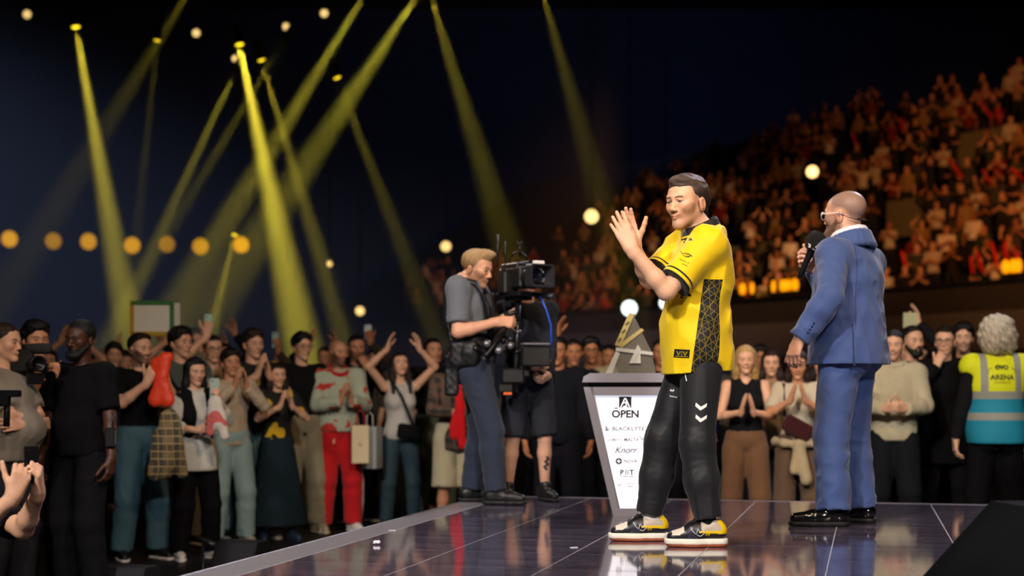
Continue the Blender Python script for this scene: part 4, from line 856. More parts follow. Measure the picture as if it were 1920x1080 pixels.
pt('NOVA', Xp(1182), Zp(869), .021, ink, .012, w=.08); pt('P', Xp(1166), Zp(892), .032, ink, .03); pt('T', Xp(1184), Zp(892), .032, ink, .03); pp_(strip([(-.4, -.9), (-.4, .85), (.4, .85), (.4, -.9)], .35), Xp(1175), Zp(887), .016); pt('PURPOSE', Xp(1175), Zp(896), .009, ink2, .02, w=.075)
pt('REPUBLIC OF', Xp(1186), Zp(909), .008, ink2, .01, w=.075); pt('GAMERS', Xp(1181), Zp(914), .008, ink2, .01, w=.045); pp_(strip([(-1, -.5), (0, .3), (1, .5), (.4, -.4), (-.3, -.2)], .25), Xp(1162), Zp(910), .014, ink2)
tro_ = thing('trophy', 'clear triangular trophy with gold and silver bars on the podium', 'trophy', pod.matrix_basis @ Vector((.02, .10, ph+.082)), R(-3)); TK = FPX/8.5
def TP(px, py): return ((px-1185)/TK, (705-py)/TK)
GLS = mat('trophy_glass', 'e4e0d0', .06, trans=.88, ior=1.35); GLD = mat('trophy_metal', 'ecd68a', .28, metal=.8); SLV = mat('trophy_silver', 'f4f2ea', .28, metal=.75)
MB().prism([TP(1140, 705), TP(1232, 705), TP(1224, 665), TP(1190, 594), TP(1184, 594)][:], -.028, .028).build('crystal', GLS, tro_)
for nm, pts, m, d in (('upper_bar', ((1155, 651), (1182, 591), (1192, 593), (1166, 655)), GLD, .040), ('lower_bar', ((1138, 705), (1157, 663), (1165, 667), (1150, 705)), SLV, .036), ('brace_bar', ((1164, 650), (1205, 620), (1210, 624), (1168, 657)), GLD, .036), ('cross_bar', ((1157, 656), (1226, 665), (1226, 671), (1157, 663)), SLV, .042)):
    MB().prism([TP(*q_) for q_ in pts], -d, d).build(nm, m, tro_)
MB().prism([TP(1182, 686), TP(1198, 651), TP(1204, 660), TP(1192, 686)], -.044, -.030).add([(TP(*q_)[0], y_, TP(*q_)[1]) for y_ in (-.044, -.030) for q_ in ((1196, 671), (1203, 668), (1204, 686), (1190, 686))], [(0, 1, 2, 3), (7, 6, 5, 4), (0, 4, 5, 1), (1, 5, 6, 2), (2, 6, 7, 3), (3, 7, 4, 0)]).build('emblem', SLV, tro_)
for k, (px, py) in enumerate(((1161, 641), (1169, 625), (1176, 610))): MB().prism([TP(px-2, py+3), TP(px+5, py-4), TP(px+7, py), TP(px+1, py+6)], -.043, -.0402).build('engraving', mat('engrave', '5a5030', .4), tro_)
# ------------------------------------------------------------------ people standing on the hall floor
def face_to(x, y, tx=1.2, ty=5.6): return math.atan2(tx-x, -(ty-y))
def crowd(label, px, top_py, Y, tx=1.4, ty=5.2, turn=0.0, **kw):
    X = (px-960)*Y/FPX; H = kw.pop('H', None) or CAMZ-(top_py-HOR)*Y/FPX
    return person(label, (X, Y, 0), face_to(X, Y, tx, ty)+R(turn), H, **kw)
def two(a, b=None, **kw): return {'L': arm(a), 'R': arm(b or a, False), **kw}
def at_hand(E, J, s, off=(0, 0, 0)):                 # world point in the palm of a figure's hand
    a = J['p'][s]; M = Matrix.Translation(E.location) @ Matrix.Rotation(E.rotation_euler.z, 4, 'Z') @ Matrix.Scale(E.scale.x, 4)
    p = J['wr'+s]+unit(a['d'])*.085+unit(a['n'])*.03
    return M @ Vector(p), E.rotation_euler.z
def phone(E, J, s, label, col='101014', lit=False, tilt=.0):
    p, r = at_hand(E, J, s); t = thing('phone', label, 'phone', p, r)
    MB().box((0, 0, .035), (.037, .0045, .075), Matrix.Rotation(tilt, 3, 'X'), .004).build('case', mat('phone_case', col, .35), t)
    MB().box((0, .0052, .035), (.034, .0008, .070), Matrix.Rotation(tilt, 3, 'X')).build('screen', mat('phone_screen', '1c2c38', .1, emit=.6 if lit else .05, ecol='8fb8b0'), t)
    MB().lathe([(.001, .003), (.006, .003), (.007, 0)], (-.02, -.0045, .09), (0, -1, 0), 10).build('camera_lens', mat('lens_dot', '050508', .1), t)
    return t
SK1, SK2, SK3, SK4 = 'c98f6c', 'dba888', 'a8704c', '4a2c1e'
plaid = mat('plaid_cloth', '7a6a4c', .85); g = NT(plaid); sx = g.n('SeparateXYZ'); g.lk(g.obj(), sx.inputs[0])
wv = lambda o, f, w: g.ma('LESS_THAN', g.ma('FRACT', g.ma('MULTIPLY', o, f)), w)
px_ = g.ma('ADD', g.ma('ADD', sx.outputs['X'], sx.outputs['Y']), 0.0); base = g.mix(wv(px_, 7, .45), lin('7a6a4c'), lin('4a473c')); base = g.mix(g.ma('MULTIPLY', wv(sx.outputs['Z'], 9, .45), .6), base, lin('33322c')); base = g.mix(wv(px_, 18, .12), base, lin('9a7c44')); base = g.mix(wv(sx.outputs['Z'], 18, .12), base, lin('b09868')); g.lk(base, g.b.inputs['Base Color'])
plaid2 = mat('dark_plaid_cloth', '4a3a30', .85, var=.01); g = NT(plaid2); sx = g.n('SeparateXYZ'); g.lk(g.obj(), sx.inputs[0]); px_ = g.ma('ADD', sx.outputs['X'], sx.outputs['Y'])
base = g.mix(wv(px_, 11, .5), lin('54463a'), lin('2a2824')); base = g.mix(g.ma('MULTIPLY', wv(sx.outputs['Z'], 11, .5), .5), base, lin('6a4638')); g.lk(base, g.b.inputs['Base Color'])
def splash(name, c0, c1, thr=.55, sc=9):               # dark cloth with a bold printed splash
    m = mat(name, c0, .85, var=.02); g = NT(m); n = g.n('TexNoise'); n.inputs['Scale'].default_value = sc; n.inputs['Detail'].default_value = 1; g.lk(g.obj(), n.inputs['Vector']); g.lk(g.mix(g.ma('GREATER_THAN', n.outputs['Fac'], thr), lin(c0), lin(c1)), g.b.inputs['Base Color']); return m
def denim(c): return mat('denim', c, .8, bump=.3, bs=16, var=.25)
FR = 'front-row spectators at the left of the stage'
# far left: crew at the foot of the stage
E1, J1 = crowd('heavy crew man in beige-grey t-shirt with folded arms, cut by the left edge', 8, 608, 8.6, 3, 7, H=1.68, skin=SK2, hair=('short', '2c1e16'), top=dict(c='8c8478', hem=.90), bot=dict(c='24262a', loose=.02), pose=two('cross', 'cross'), fat=1.6, seed=41)
E2, J2 = crowd('camera operator with black hair half hidden behind a shoulder camera', 66, 608, 9.1, 2, 3, skin=SK1, hair=('messy', '0e0c0c'), top=dict(c='121214'), bot=dict(c='121214'), pose={'L': arm('phone', w=(.06, -.28, 1.36)), 'R': arm('phone', False, w=(-.12, -.25, 1.30))}, seed=42)
E3, J3 = crowd('guard with dark beard in black t-shirt and trousers, turned side-on', 152, 606, 8.9, -1, 5, turn=-46, skin=SK4, hair=('short', '0c0a09'), top=dict(c='0d0d0f', hem=.90), bot=dict(c='111114', loose=.014, st=.8), shoes=('0a0a0b', '0a0a0b'), beardmesh=True, fat=.6, pose=two('down', hpit=2), seed=43)
rd = thing('radio', 'black handheld radio clipped to the belt of the guard in black', 'radio', PW(207, 820, 8.72)); MB().box((0, 0, 0), (.03, .018, .06), None, .006).build('body', BLKP, rd); MB().tube([(0.015, 0, .05), (.015, 0, .15)], .005, 6).build('antenna', BLKP, rd); MB().box((.032, 0, .0), (.003, .012, .045), None, .001).build('clip', GRYP, rd)
E4, J4 = person('crouching person reaching in from the left edge with a phone', (-2.40, 5.98, 0), R(62), 1.75, SK2, ('short', '241a14'), dict(c='1c1c20', hem=.22, sl=.38), dict(c='1a1c22', up=1.0), ('202020', 'e0e0e0'),
    dict(pel=(0, .05, .34), ch=(0, -.03, .66), fL=(.12, -.08, 0), fR=(-.12, .12, 0), leg=2.3, kL=(.3, -1, .2), kR=(-.3, -1, .2), L=dict(w=(.06, -.50, .87), e=(.25, -.1, -1), d=(-.2, -.25, .9), n=(-.6, .8, 0), curl=.9), R=dict(w=(-.06, -.49, .86), e=(-.25, -.1, -1), d=(.2, -.25, .9), n=(.6, .8, 0), curl=.9)), seed=44)
phone(E4, J4, 'L', 'phone held in both hands at the left edge near the floor', '0c0c0e')
sc_ = thing('shoulder_camera', 'black shoulder camera with furry microphone before the operator with black hair', 'camera', PW(45, 690, 8.75)); q0 = sc_.location
CP = lambda px, py, Y=8.75: PW(px, py, Y)-q0
cm = Matrix.Rotation(R(35), 3, 'Z'); MB().box(CP(28, 676), (.07, .17, .075), cm, .012).build('body', BLKP, sc_); MB().lathe([(.03, 0), (.045, .02), (.05, .14), (.042, .145), (.03, .12), (.001, .11)], CP(58, 682, 8.68), (.6, -.8, 0), 20).build('lens', BLKM, sc_); MB().lathe([(.001, -.1), (.03, -.09), (.034, 0), (.034, .08), (.02, .1), (.001, .101)], CP(70, 654, 8.65), (.9, -.4, 0), 14).build('microphone_windshield', mat('fur', '2c2c2c', .95, bump=1, bs=200), sc_); MB().tube([CP(20, 650), CP(35, 645), CP(60, 652)], .01, 8).build('handle', BLKP, sc_); MB().box(CP(12, 660, 8.6), (.05, .03, .035), cm, .006).build('viewfinder', BLKP, sc_); MB().box(CP(66, 710, 8.6), (.05, .015, .035), cm, .004).build('monitor', BLKM, sc_)
sb_ = thing('hand_gimbal', 'black hand-held gimbal at the left edge below the shoulder camera', 'camera', PW(12, 770, 8.1)); q1 = sb_.location; CQ = lambda px, py, Y=8.1: PW(px, py, Y)-q1
MB().tube([CQ(14, 740), CQ(12, 800)], .018, 10).build('grip', BLKP, sb_); MB().box(CQ(18, 738), (.06, .03, .02), None, .006).build('cradle', BLKM, sb_); MB().box(CQ(8, 752, 8.08), (.03, .03, .03), None, .008).build('motor', BLKM, sb_)
# the front row, left to right
E5, J5 = crowd('bearded man in black t-shirt and faded jeans filming with his phone', 262, 630, 10.9, skin=SK2, hair=('fade', '1e1612'), top=dict(c='101012', hem=.88), bot=dict(m=denim('3a5a66'), loose=.02, c='3a5a66'), shoes=('141414', 'd8d4cc'), pose=two('phone', 'phone', hyaw=14), beard=.75, fade=.5, seed=51, group=FR)
phone(E5, J5, 'L', 'phone raised by the bearded man in faded jeans', '14141a')
E6, J6 = crowd('young man with full black hair in grey top behind the orange bag', 338, 618, 11.9, skin=SK2, hair=('messy', '0d0b0b'), top=dict(c='4c5450'), bot=dict(c='6a6458', loose=.02), pose=two('hold', 'hold', hyaw=20), seed=52, group=FR)
E7, J7 = crowd('woman in black vest over white shirt and black skirt filming on a phone', 366, 674, 10.9, skin=SK2, hair=('long', '0d0b0b'), top=dict(k='tee', c='c8c4b8', hem=.78, sl=.6, loose=.01), bot=dict(k='pants', c='0e0e10', loose=.012, st=.9), shoes=('e4e0d8', 'f0ece4'), pose=two('phone', 'hold', hpit=6), fem=True, seed=53, group=FR)
S = Sdf(); torso(S, J7, .032, True); S.cut(V(0, 0, .93), V(0, 0, -1)); S.el(J7['nk']+V(0, -.09, -.1), (.05, .12, .30), .02, sub=True); S.el(J7['nk']+V(0, -.02, .05), (.08, .09, .07), .02, sub=True); link('vest', npmesh('vest', *S.quads(.013)), cloth('101012'), E7)
phone(E7, J7, 'L', 'pale phone held up by the woman in black vest', 'a8b8b0', True)
E8, J8 = crowd('man with glasses in tan t-shirt raising his phone over the crowd', 398, 632, 12.4, skin=SK2, hair=('short', '14100e'), top=dict(c='a08c70'), bot=dict(m=denim('7c9494'), c='7c9494'), pose=two('hold', 'phoneup'), glasses='181818', seed=54, group=FR)
phone(E8, J8, 'R', 'green-lit phone held above the man with glasses', '9cc4b4', True)
E9, J9 = crowd('person in beige sweater and pale blue jeans clapping before the mouth', 432, 658, 11.9, skin=SK1, hair=('messy', '16110e'), top=dict(k='long', c='b8a488', hem=.90), bot=dict(m=denim('8fa8a4'), c='8fa8a4', loose=.012, st=.9), shoes=('b8aa94', 'd8ccb8'), pose={'L': arm('clap2', w=(.06, -.28, 1.42)), 'R': arm('clap2', False, w=(-.06, -.28, 1.42))}, seed=55, group=FR)
E10, J10 = crowd('tall young man in black t-shirt with yellow print clapping', 474, 622, 12.5, skin=SK2, hair=('messy', '2c1c14'), top=dict(m=splash('black_yellow_print', '121212', 'b09418', .60, 8), c='121212'), bot=dict(m=denim('44605c'), c='44605c', loose=.02), shoes=('c8bca8', 'd8ccb8'), pose={'L': arm('clap2', w=(.05, -.30, 1.38)), 'R': arm('clap2', False, w=(-.05, -.30, 1.38)), 'hyaw': 10}, seed=56, group=FR)
E11, J11 = crowd('woman in black and yellow jersey and long dark skirt with palms together', 520, 684, 12.3, skin=SK2, hair=('long', '1c120e'), top=dict(m=splash('jersey_splash', '141412', 'c8a414', .56, 6), c='141414', hem=.90), bot=dict(k='skirt', c='1c2a30', len=.16, w=.30), shoes=('243448', '1a2430'), pose=two('clap2', 'clap2'), fem=True, smile=1, seed=57, group=FR)
E12, J12 = crowd('man with black fringe and glasses in black sweater and khaki trousers', 566, 628, 13.0, skin=SK2, hair=('messy', '0c0b0b'), top=dict(k='long', c='131315', hem=.86), bot=dict(c='8a8268', loose=.02), shoes=('a89878', 'c8b898'), pose=two('down', 'down', hyaw=12), glasses='202020', seed=58, group=FR)
m13 = splash('patchwork_jacket', 'a8b098', 'b83428', .62, 10)
E13, J13 = crowd('bald bearded man in red track trousers and pale patterned jacket clapping', 634, 640, 13.1, skin=SK1, hair=('none', '241812'), top=dict(k='jacket', m=m13, c='a8b098', hem=.92, loose=.012), bot=dict(c='c01c22', loose=.014, st=.8), shoes=('e4e0d8', 'f0ece6'), pose=two('clap', 'clap', hyaw=16), beard=.75, fade=.25, seed=59, group=FR, fat=.4)
necktie_ring(E13, J13, 'jacket_collar', cloth('b81c20'), .085, .10, .01, .05, .018, .01)
for s in 'LR': cuff(E13, J13, s, cloth('b81c20'), .84, .98, .046, 'jacket_cuff', .009)
b = MB(); J = J13
for s in ('L', 'R'):
    x = 1 if s == 'L' else -1; pts = [J['hip'+s]+V(x*.108, 0, -.05), J['kn'+s]+V(x*.090, 0, .0), J['kn'+s]*.5+J['an'+s]*.5+V(x*.088, 0, 0), J['an'+s]+V(x*.075, 0, .05)]
    b.tube(pts, .016, 6)
b.build('side_stripe', cloth('e0d8cc'), E13)
S = Sdf(); torso(S, J13, .020, False, .4); S.cut(V(0, 0, .93), V(0, 0, -1)); S.bx(J13['ch']+V(.2, 0, -.1), (.14, .5, .5), sub=True); S.bx(J13['ch']+V(-.2, 0, -.1), (.14, .5, .5), sub=True); S.bx(J13['ch']+V(0, .2, -.1), (.5, .2, .5), sub=True); link('undershirt', npmesh('undershirt', *S.quads(.011)), cloth('c8c4bc'), E13)
E14, J14 = crowd('bearded man just behind the shoulder of the man in red trousers', 668, 632, 14.2, skin=SK1, hair=('short', '16100c'), top=dict(k='long', c='141416'), bot=dict(c='18181a'), pose=two('mouth', 'down'), beard=.5, seed=60, group=FR)
E15, J15 = crowd('shouting woman in white tank top and blue jeans with both hands overhead', 750, 664, 13.3, skin=SK2, hair=('long', '241610'), top=dict(k='tank', c='b8b4ac', hem=.90), bot=dict(m=denim('2c4450'), c='2c4450'), pose=two('up', 'up', hpit=-14), fem=True, seed=61, group=FR)
bg = thing('crossbody_bag', 'black crossbody bag on the woman with both hands overhead', 'bag', E15.location, E15.rotation_euler.z, E15.scale.x)
MB().box((.06, -.17, .98), (.12, .045, .075), Matrix.Rotation(.15, 3, 'Y'), .03).build('pouch', cloth('141416'), bg); c_ = J15['ch']; MB().tube([(.10, -.17, 1.04), tuple(c_+V(-.02, -.165, .04)), tuple(J15['shR']+V(.05, -.05, .075)), tuple(J15['shR']+V(.06, .07, .03)), tuple(c_+V(.02, .15, -.1)), (.16, .10, 1.0), (.17, -.1, 1.0)], .014, 6).build('strap', cloth('141416'), bg)
E16, J16 = crowd('man in black sweater and olive trousers looking up beside the raised hands', 812, 638, 13.9, skin=SK1, hair=('short', '18110d'), top=dict(k='long', c='121214'), bot=dict(c='4c5440', loose=.02), pose=two('down', 'hold', hpit=-6, hyaw=8), seed=62, group=FR)
E17, J17 = crowd('person in dark plaid shirt and cream shorts behind the stabiliser operator', 855, 648, 12.6, skin=SK1, hair=('short', '2a1c14'), top=dict(k='long', m=plaid2, c='4a3a30', hem=.80), bot=dict(k='shorts', c='b4ac90', loose=.03, up=.52), shoes=('888070', 'c8c0b0'), pose=two('down', 'hold'), seed=63, group=FR)
E18, J18 = crowd('dark-haired man in black jacket and trousers beside the helper', 1046, 636, 12.0, 0, 4, skin=SK3, hair=('short', '0c0b0b'), top=dict(k='jacket', c='14161c', loose=.02), bot=dict(c='12131a', loose=.014), pose=two('down', 'down', hyaw=-10), seed=64, fat=.3)
E19, J19 = crowd('smiling man with glasses in beige t-shirt left of the podium', 1108, 636, 13.4, 1.0, 3, skin=SK3, hair=('messy', '0d0b0b'), top=dict(c='8c8468'), bot=dict(c='14161c'), pose=two('down', 'down'), glasses='181818', smile=1, seed=65)
E20, J20 = crowd('man in black shirt half hidden behind the man with glasses at the podium', 1142, 650, 14.6, 1.0, 3, skin=SK3, hair=('short', '0d0b0b'), top=dict(c='101014'), bot=dict(c='101014'), pose=two('down', 'down'), seed=66)
E20b, _ = crowd('person in black between the podium and the player', 1240, 640, 13.0, 1.0, 3, skin=SK3, hair=('short', '1a1210'), top=dict(c='141418'), bot=dict(c='15171e'), pose=two('down', 'clap'), seed=67)
E20c, _ = crowd('person in navy jacket close behind the helper with raised fist', 1075, 640, 13.0, 1.0, 3, skin=SK3, hair=('short', '1a1210'), top=dict(k='long', c='15181f'), bot=dict(c='12141a'), pose=two('down', 'up'), seed=68)
# right-hand group
E21, J21 = crowd('long-haired blonde woman in black crop top and brown trousers with joined palms', 1398, 652, 11.4, 0.8, 2, skin=SK2, hair=('long', 'a8824c', 'd0ac70'), top=dict(k='tank', c='16161a', hem=.98), bot=dict(c='6e4f38', loose=.012, st=.9), pose=two('clap', 'clap'), fem=True, smile=1, seed=71)
E22, J22 = crowd('brunette woman in pale cardigan standing between the two clapping women', 1446, 660, 12.0, 0.8, 2, skin=SK2, hair=('long', '2a1a14'), top=dict(k='long', c='b8a488'), bot=dict(c='1c1c20'), pose=two('down', 'down'), fem=True, seed=72)
E23, J23 = crowd('clapping woman in white tee with maroon bag and sweater tied at waist', 1496, 662, 11.3, 0.4, 2, skin=SK1, hair=('long', '241410'), top=dict(c='c0b49c', hem=.92), bot=dict(c='5c4736', loose=.012, st=.9), pose=two('clap2', 'clap2', hpit=8), fem=True, seed=73)
S = Sdf(folds(.01, 60, 4)); ts = [(.19, .0, .98), (.12, -.14, .97), (.0, -.18, .96), (-.12, -.14, .97), (-.19, 0, .98), (-.1, .14, .99), (.1, .14, .99), (.19, 0, .98)]
for a, b_ in zip(ts, ts[1:]): S.rc(a, b_, .032, .032, .03)
S.rc((.02, -.19, .96), (.07, -.21, .66), .035, .05, .03); S.rc((.0, -.19, .96), (-.03, -.21, .74), .03, .04, .03); link('tied_sweater', npmesh('tied_sweater', *S.quads(.011)), cloth('a89878'), E23)
bg2 = thing('crossbody_bag', 'maroon crossbody bag on the clapping woman with tied sweater', 'bag', E23.location, E23.rotation_euler.z, E23.scale.x); MB().box((.0, -.17, 1.10), (.13, .045, .075), Matrix.Rotation(.5, 3, 'Y'), .03).build('pouch', cloth('3a1418'), bg2); MB().tube([(.1, -.16, 1.05), (.17, -.04, 1.1), (.1, .13, 1.25), (-.08, .1, 1.45), (-.12, -.04, 1.48), (-.11, -.15, 1.2)], .014, 6).build('strap', cloth('3a1418'), bg2)
E24, J24 = crowd('dark-haired person in dark coat standing just beside the blue suit', 1540, 664, 12.6, 0.8, 2, skin=SK1, hair=('longb', '1a120e'), top=dict(k='long', c='26241f'), bot=dict(c='3c3a30'), pose=two('down', 'down'), fem=True, seed=74)
E25, J25 = crowd('man in cream hooded sweater holding a drink right of the suit', 1676, 624, 11.6, 0.8, 2, skin=SK2, hair=('short', '1c1410'), top=dict(k='hoodie', c='b4aa8c', loose=.014, hem=.88), bot=dict(c='15171c', loose=.02), pose=two('hold', 'hold', hyaw=-8), beard=.3, smile=1, seed=75)
cu, rz = at_hand(E25, J25, 'R'); cup = thing('drink_cup', 'plastic cup of drink held by the man in cream hooded sweater', 'cup', cu, rz); MB().lathe([(.028, -.06), (.036, .05), (.034, .05), (.027, -.055)], (0, 0, 0), (0, 0, 1), 16).build('cup', mat('clear_plastic', 'd8d4c8', .15, trans=.7), cup); MB().lathe([(.001, -.055), (.0265, -.055), (.032, .025), (.001, .026)], (0, 0, 0), (0, 0, 1), 16).build('drink', mat('drink', '8a3c20', .2), cup)
E26, J26 = crowd('man with full dark beard in black shirt with red collar', 1711, 616, 12.2, 0.8, 2, skin=SK2, hair=('fade', '18110d'), top=dict(k='long', c='121214'), bot=dict(c='121214'), pose=two('down', 'down', hyaw=30), beardmesh=True, fade=.6, seed=76)
E27, J27 = crowd('woman with glasses in black coat with a hand on her mouth', 1772, 616, 12.0, 0.8, 2, skin=SK2, hair=('bun', '241812'), top=dict(k='jacket', c='0e0e10', hem=.66, loose=.02), bot=dict(c='101012'), pose=two('down', 'mouth', hyaw=-8), glasses='141414', fem=True, seed=77)
E28, J28 = crowd('grinning dark-haired man behind the shoulder of the steward', 1806, 610, 12.6, 0.8, 2, skin=SK2, hair=('messy', '120e0c'), top=dict(k='long', c='0f0f11'), bot=dict(c='0f0f11'), pose=two('down', 'down'), smile=1, beard=.4, seed=78)
# steward in high-visibility vest, seen from behind
E29, J29 = crowd('steward with curly grey hair in yellow and blue high-visibility vest, from behind', 1868, 604, 10.9, 4, 16, skin=SK2, hair=('curly', 'b0a088', 'd0c8b4'), top=dict(k='long', c='141416'), bot=dict(c='0e0e10', loose=.012, st=.9), pose=two('down', 'down'), fat=.7, seed=79, hs=1.05)
S = Sdf(folds(.008, 30, 6)); torso(S, J29, .038, False, .7); S.rc(J29['pel']+V(0, 0, .05), J29['pel']+V(0, 0, -.1), .19, .20, .05); S.cut(V(0, 0, .86), V(0, 0, -1)); S.el(J29['nk']+V(0, -.02, .06), (.09, .10, .085), .01, sub=True)
for s in 'LR': S.o.append(Sdf().rc(J29['el'+s], J29['sh'+s]+V(0, 0, -.03), .06, .075, .01, True).o[0])
v, f = S.quads(.010); me = npmesh('vest', v, f); attr(me, 'hz', v[:, 2]); attr(me, 'hx', np.abs(v[:, 0]))
hv = mat('vest_cloth', 'd8e020', .7, spec=.3); g = NT(hv); z_, x_ = g.at('hz'), g.at('hx'); rng = lambda a, lo_, hi_: g.ma('MULTIPLY', g.ma('GREATER_THAN', a, lo_), g.ma('LESS_THAN', a, hi_))
c = g.mix(g.ma('LESS_THAN', z_, 1.20), lin('cfd418'), lin('1c8098')); sil = g.ma('MAXIMUM', rng(z_, 1.185, 1.24), rng(z_, 1.03, 1.085)); sil = g.ma('MAXIMUM', sil, g.ma('MULTIPLY', rng(x_, .095, .145), g.ma('GREATER_THAN', z_, 1.2))); g.lk(g.mix(sil, c, lin('8c8c80')), g.b.inputs['Base Color'])
vest = link('safety_vest', me, hv, E29)
inkv = mat('vest_ink', '1c2418', .8)
def vmark(vf, x, z, k, nm='vest_print'): decal(vest, nm, inkv, [(a*k, b_*k) for a, b_ in vf[0]], vf[1], (x, .1, z), (-1, 0, 0), (0, 0, 1), (0, -1, 0), vest, .003)
vmark(textmesh('ARENA', 1.0, .03), 0, 1.325, .052); vmark(textmesh('WEMBLEY', 1.0, .0, sp=1.3), 0, 1.297, .022); vmark(textmesh('OVO', 1.0, .06), 0, 1.40, .042)
vmark(joinvf(ln((-1.3, -.1), (-1.3, .35), (-.9, .55), w=.05), ln((1.3, -.1), (1.3, .35), (.9, .55), w=.05), ln((-.6, .6), (.6, .75), w=.05)), 0, 1.37, .075)
# things held or lying about
def board(label, px, py, w, h, Y, border, rot=0.0, blank='d8d4c4'):
    t = thing('sign_board', label, 'sign', PW(px, py, Y), rot)
    MB().box((0, 0, 0), (w/2, .006, h/2), None, .002).build('sheet', mat('card', blank, .8), t)
    for i, (c, hx, hz) in enumerate((((0, h/2), w/2+.012, .018), ((0, -h/2), w/2+.012, .018), ((-w/2, 0), .018, h/2), ((w/2, 0), .018, h/2))):
        if border: MB().box((c[0], -.004, c[1]), (hx, .008, hz)).build('border_strip', mat('border_paper', border[i], .8), t)
    return t
E30, J30 = crowd('person raising the cream board, mostly hidden behind the man in cream sweater', 1700, 632, 12.9, .8, 2, skin=SK2, hair=('short', '1c1410'), top=dict(k='long', c='17171a'), bot=dict(c='141416'), pose=two('up2', 'down'), seed=81)
board('white sign board with green and yellow border held over the crowd', 285, 597, .33, .26, 12.0, ('3c7038', 'b08c24', 'b08c24', '3c7038'), R(6)); board('plain white sign board half hidden behind the bordered sign', 322, 597, .15, .27, 12.5, None, R(-8)); board('cream sign board standing up behind the man in cream sweater', 1709, 604, .15, .17, 12.75, None, R(4), 'b4b48c')
def drape(name, label, cat, m, prims, loc, rot=0.0, h=.011, amp=.012, seed=1, scale=1.0):
    S = Sdf(folds(amp, 60, seed))
    for p in prims: S.rc(*p[:2], *p[2:], k=.02, sq=(V(0, 1, 0), 1.7))
    o = link(name, npmesh(name, *S.quads(h)), m, None, loc, (0, 0, rot)); return tag(o, label, cat)
ow, orr = at_hand(E6, J6, 'R'); drape('drawstring_bag', 'orange drawstring bag held up beside the bearded man filming', 'bag', mat('orange_nylon', 'e8401c', .5, bump=.3, bs=20), [((.02, 0, .15), (.01, -.02, .03), .05, .04), ((0, -.02, .03), (.04, -.02, -.15), .04, .055), ((0, -.02, .03), (-.045, -.02, -.15), .04, .055), ((.055, 0, .18), (-.04, 0, .12), .025, .045), ((-.05, 0, .08), (-.02, 0, .0), .03, .04)], PW(304, 712, 10.6), amp=.018, seed=3)
drape('plaid_overshirt', 'brown and grey plaid shirt draped below the orange bag', 'shirt', plaid, [((.02, 0, .13), (-.02, -.01, -.22), .07, .09), ((.06, -.02, .08), (.11, -.02, -.26), .05, .045), ((-.04, -.02, .0), (-.08, -.02, -.27), .06, .055), ((.02, -.03, .05), (.03, -.04, -.20), .04, .06)], PW(313, 818, 10.45), amp=.021, seed=5)
drape('pink_jacket', 'white and pink jacket bundled in the arms of the woman in black vest', 'jacket', splash('pink_white', 'c8bcb0', 'c05c58', .57, 5), [((0, 0, .08), (.02, 0, -.06), .05, .06), ((.03, 0, -.02), (.07, 0, -.17), .05, .03), ((-.02, 0, .02), (-.04, 0, -.14), .04, .03)], PW(404, 775, 10.55), amp=.021, seed=8)
drape('red_scarf', 'bright red scarf hanging beside the person in dark plaid', 'scarf', cloth('c8141c'), [((0, 0, .26), (.03, -.01, .02), .03, .035), ((.03, -.01, .02), (-.02, 0, -.22), .035, .04), ((.02, -.02, .05), (.05, -.02, -.30), .03, .035), ((.0, 0, .0), (-.05, 0, -.16), .025, .02)], PW(857, 768, 12.25), amp=.021, seed=9)
def paper_bag(label, px, py, Y, w, d, h, col, rot, txt=None):
    t = thing('paper_bag', label, 'bag', PW(px, py, Y), rot)
    b = MB(); b.add([(-w/2, -d/2, 0), (w/2, -d/2, 0), (w/2, d/2, 0), (-w/2, d/2, 0), (-w/2, -d/2, h), (w/2, -d/2, h), (w/2, d/2, h), (-w/2, d/2, h), (-w/2, 0, h*.5), (w/2, 0, h*.5)], [(3, 2, 1, 0), (0, 1, 5, 4), (2, 3, 7, 6), (1, 2, 6, 9, 5) if False else (1, 2, 6, 5), (3, 0, 4, 7)]); b.build('bag_body', mat('kraft_paper', col, .8, var=.1), t)
    MB().tube([(-w*.25, -d/2, h), (-w*.22, -d/2, h+.10), (0, -d/2, h+.14), (w*.22, -d/2, h+.10), (w*.25, -d/2, h)], .005, 6).build('bag_handle', cloth('c82020' if txt else 'd8d4cc'), t)
    if txt:
        v_, f_ = textmesh(txt, .035); me = bpy.data.meshes.new('bag_print'); me.from_pydata([(-b_+.01, -d/2-.002, a+h*.5) for a, b_ in v_], [], f_); link('bag_print', me, mat('bag_ink', '6a5a40', .8), t)
paper_bag('cream paper bag carried by the man in red trousers', 675, 868, 12.85, .15, .10, .34, 'd8c49c', R(10), 'JD'); paper_bag('pale grey carrier bag just behind the cream paper bag', 699, 878, 13.0, .13, .14, .38, '9aa09a', R(-18))
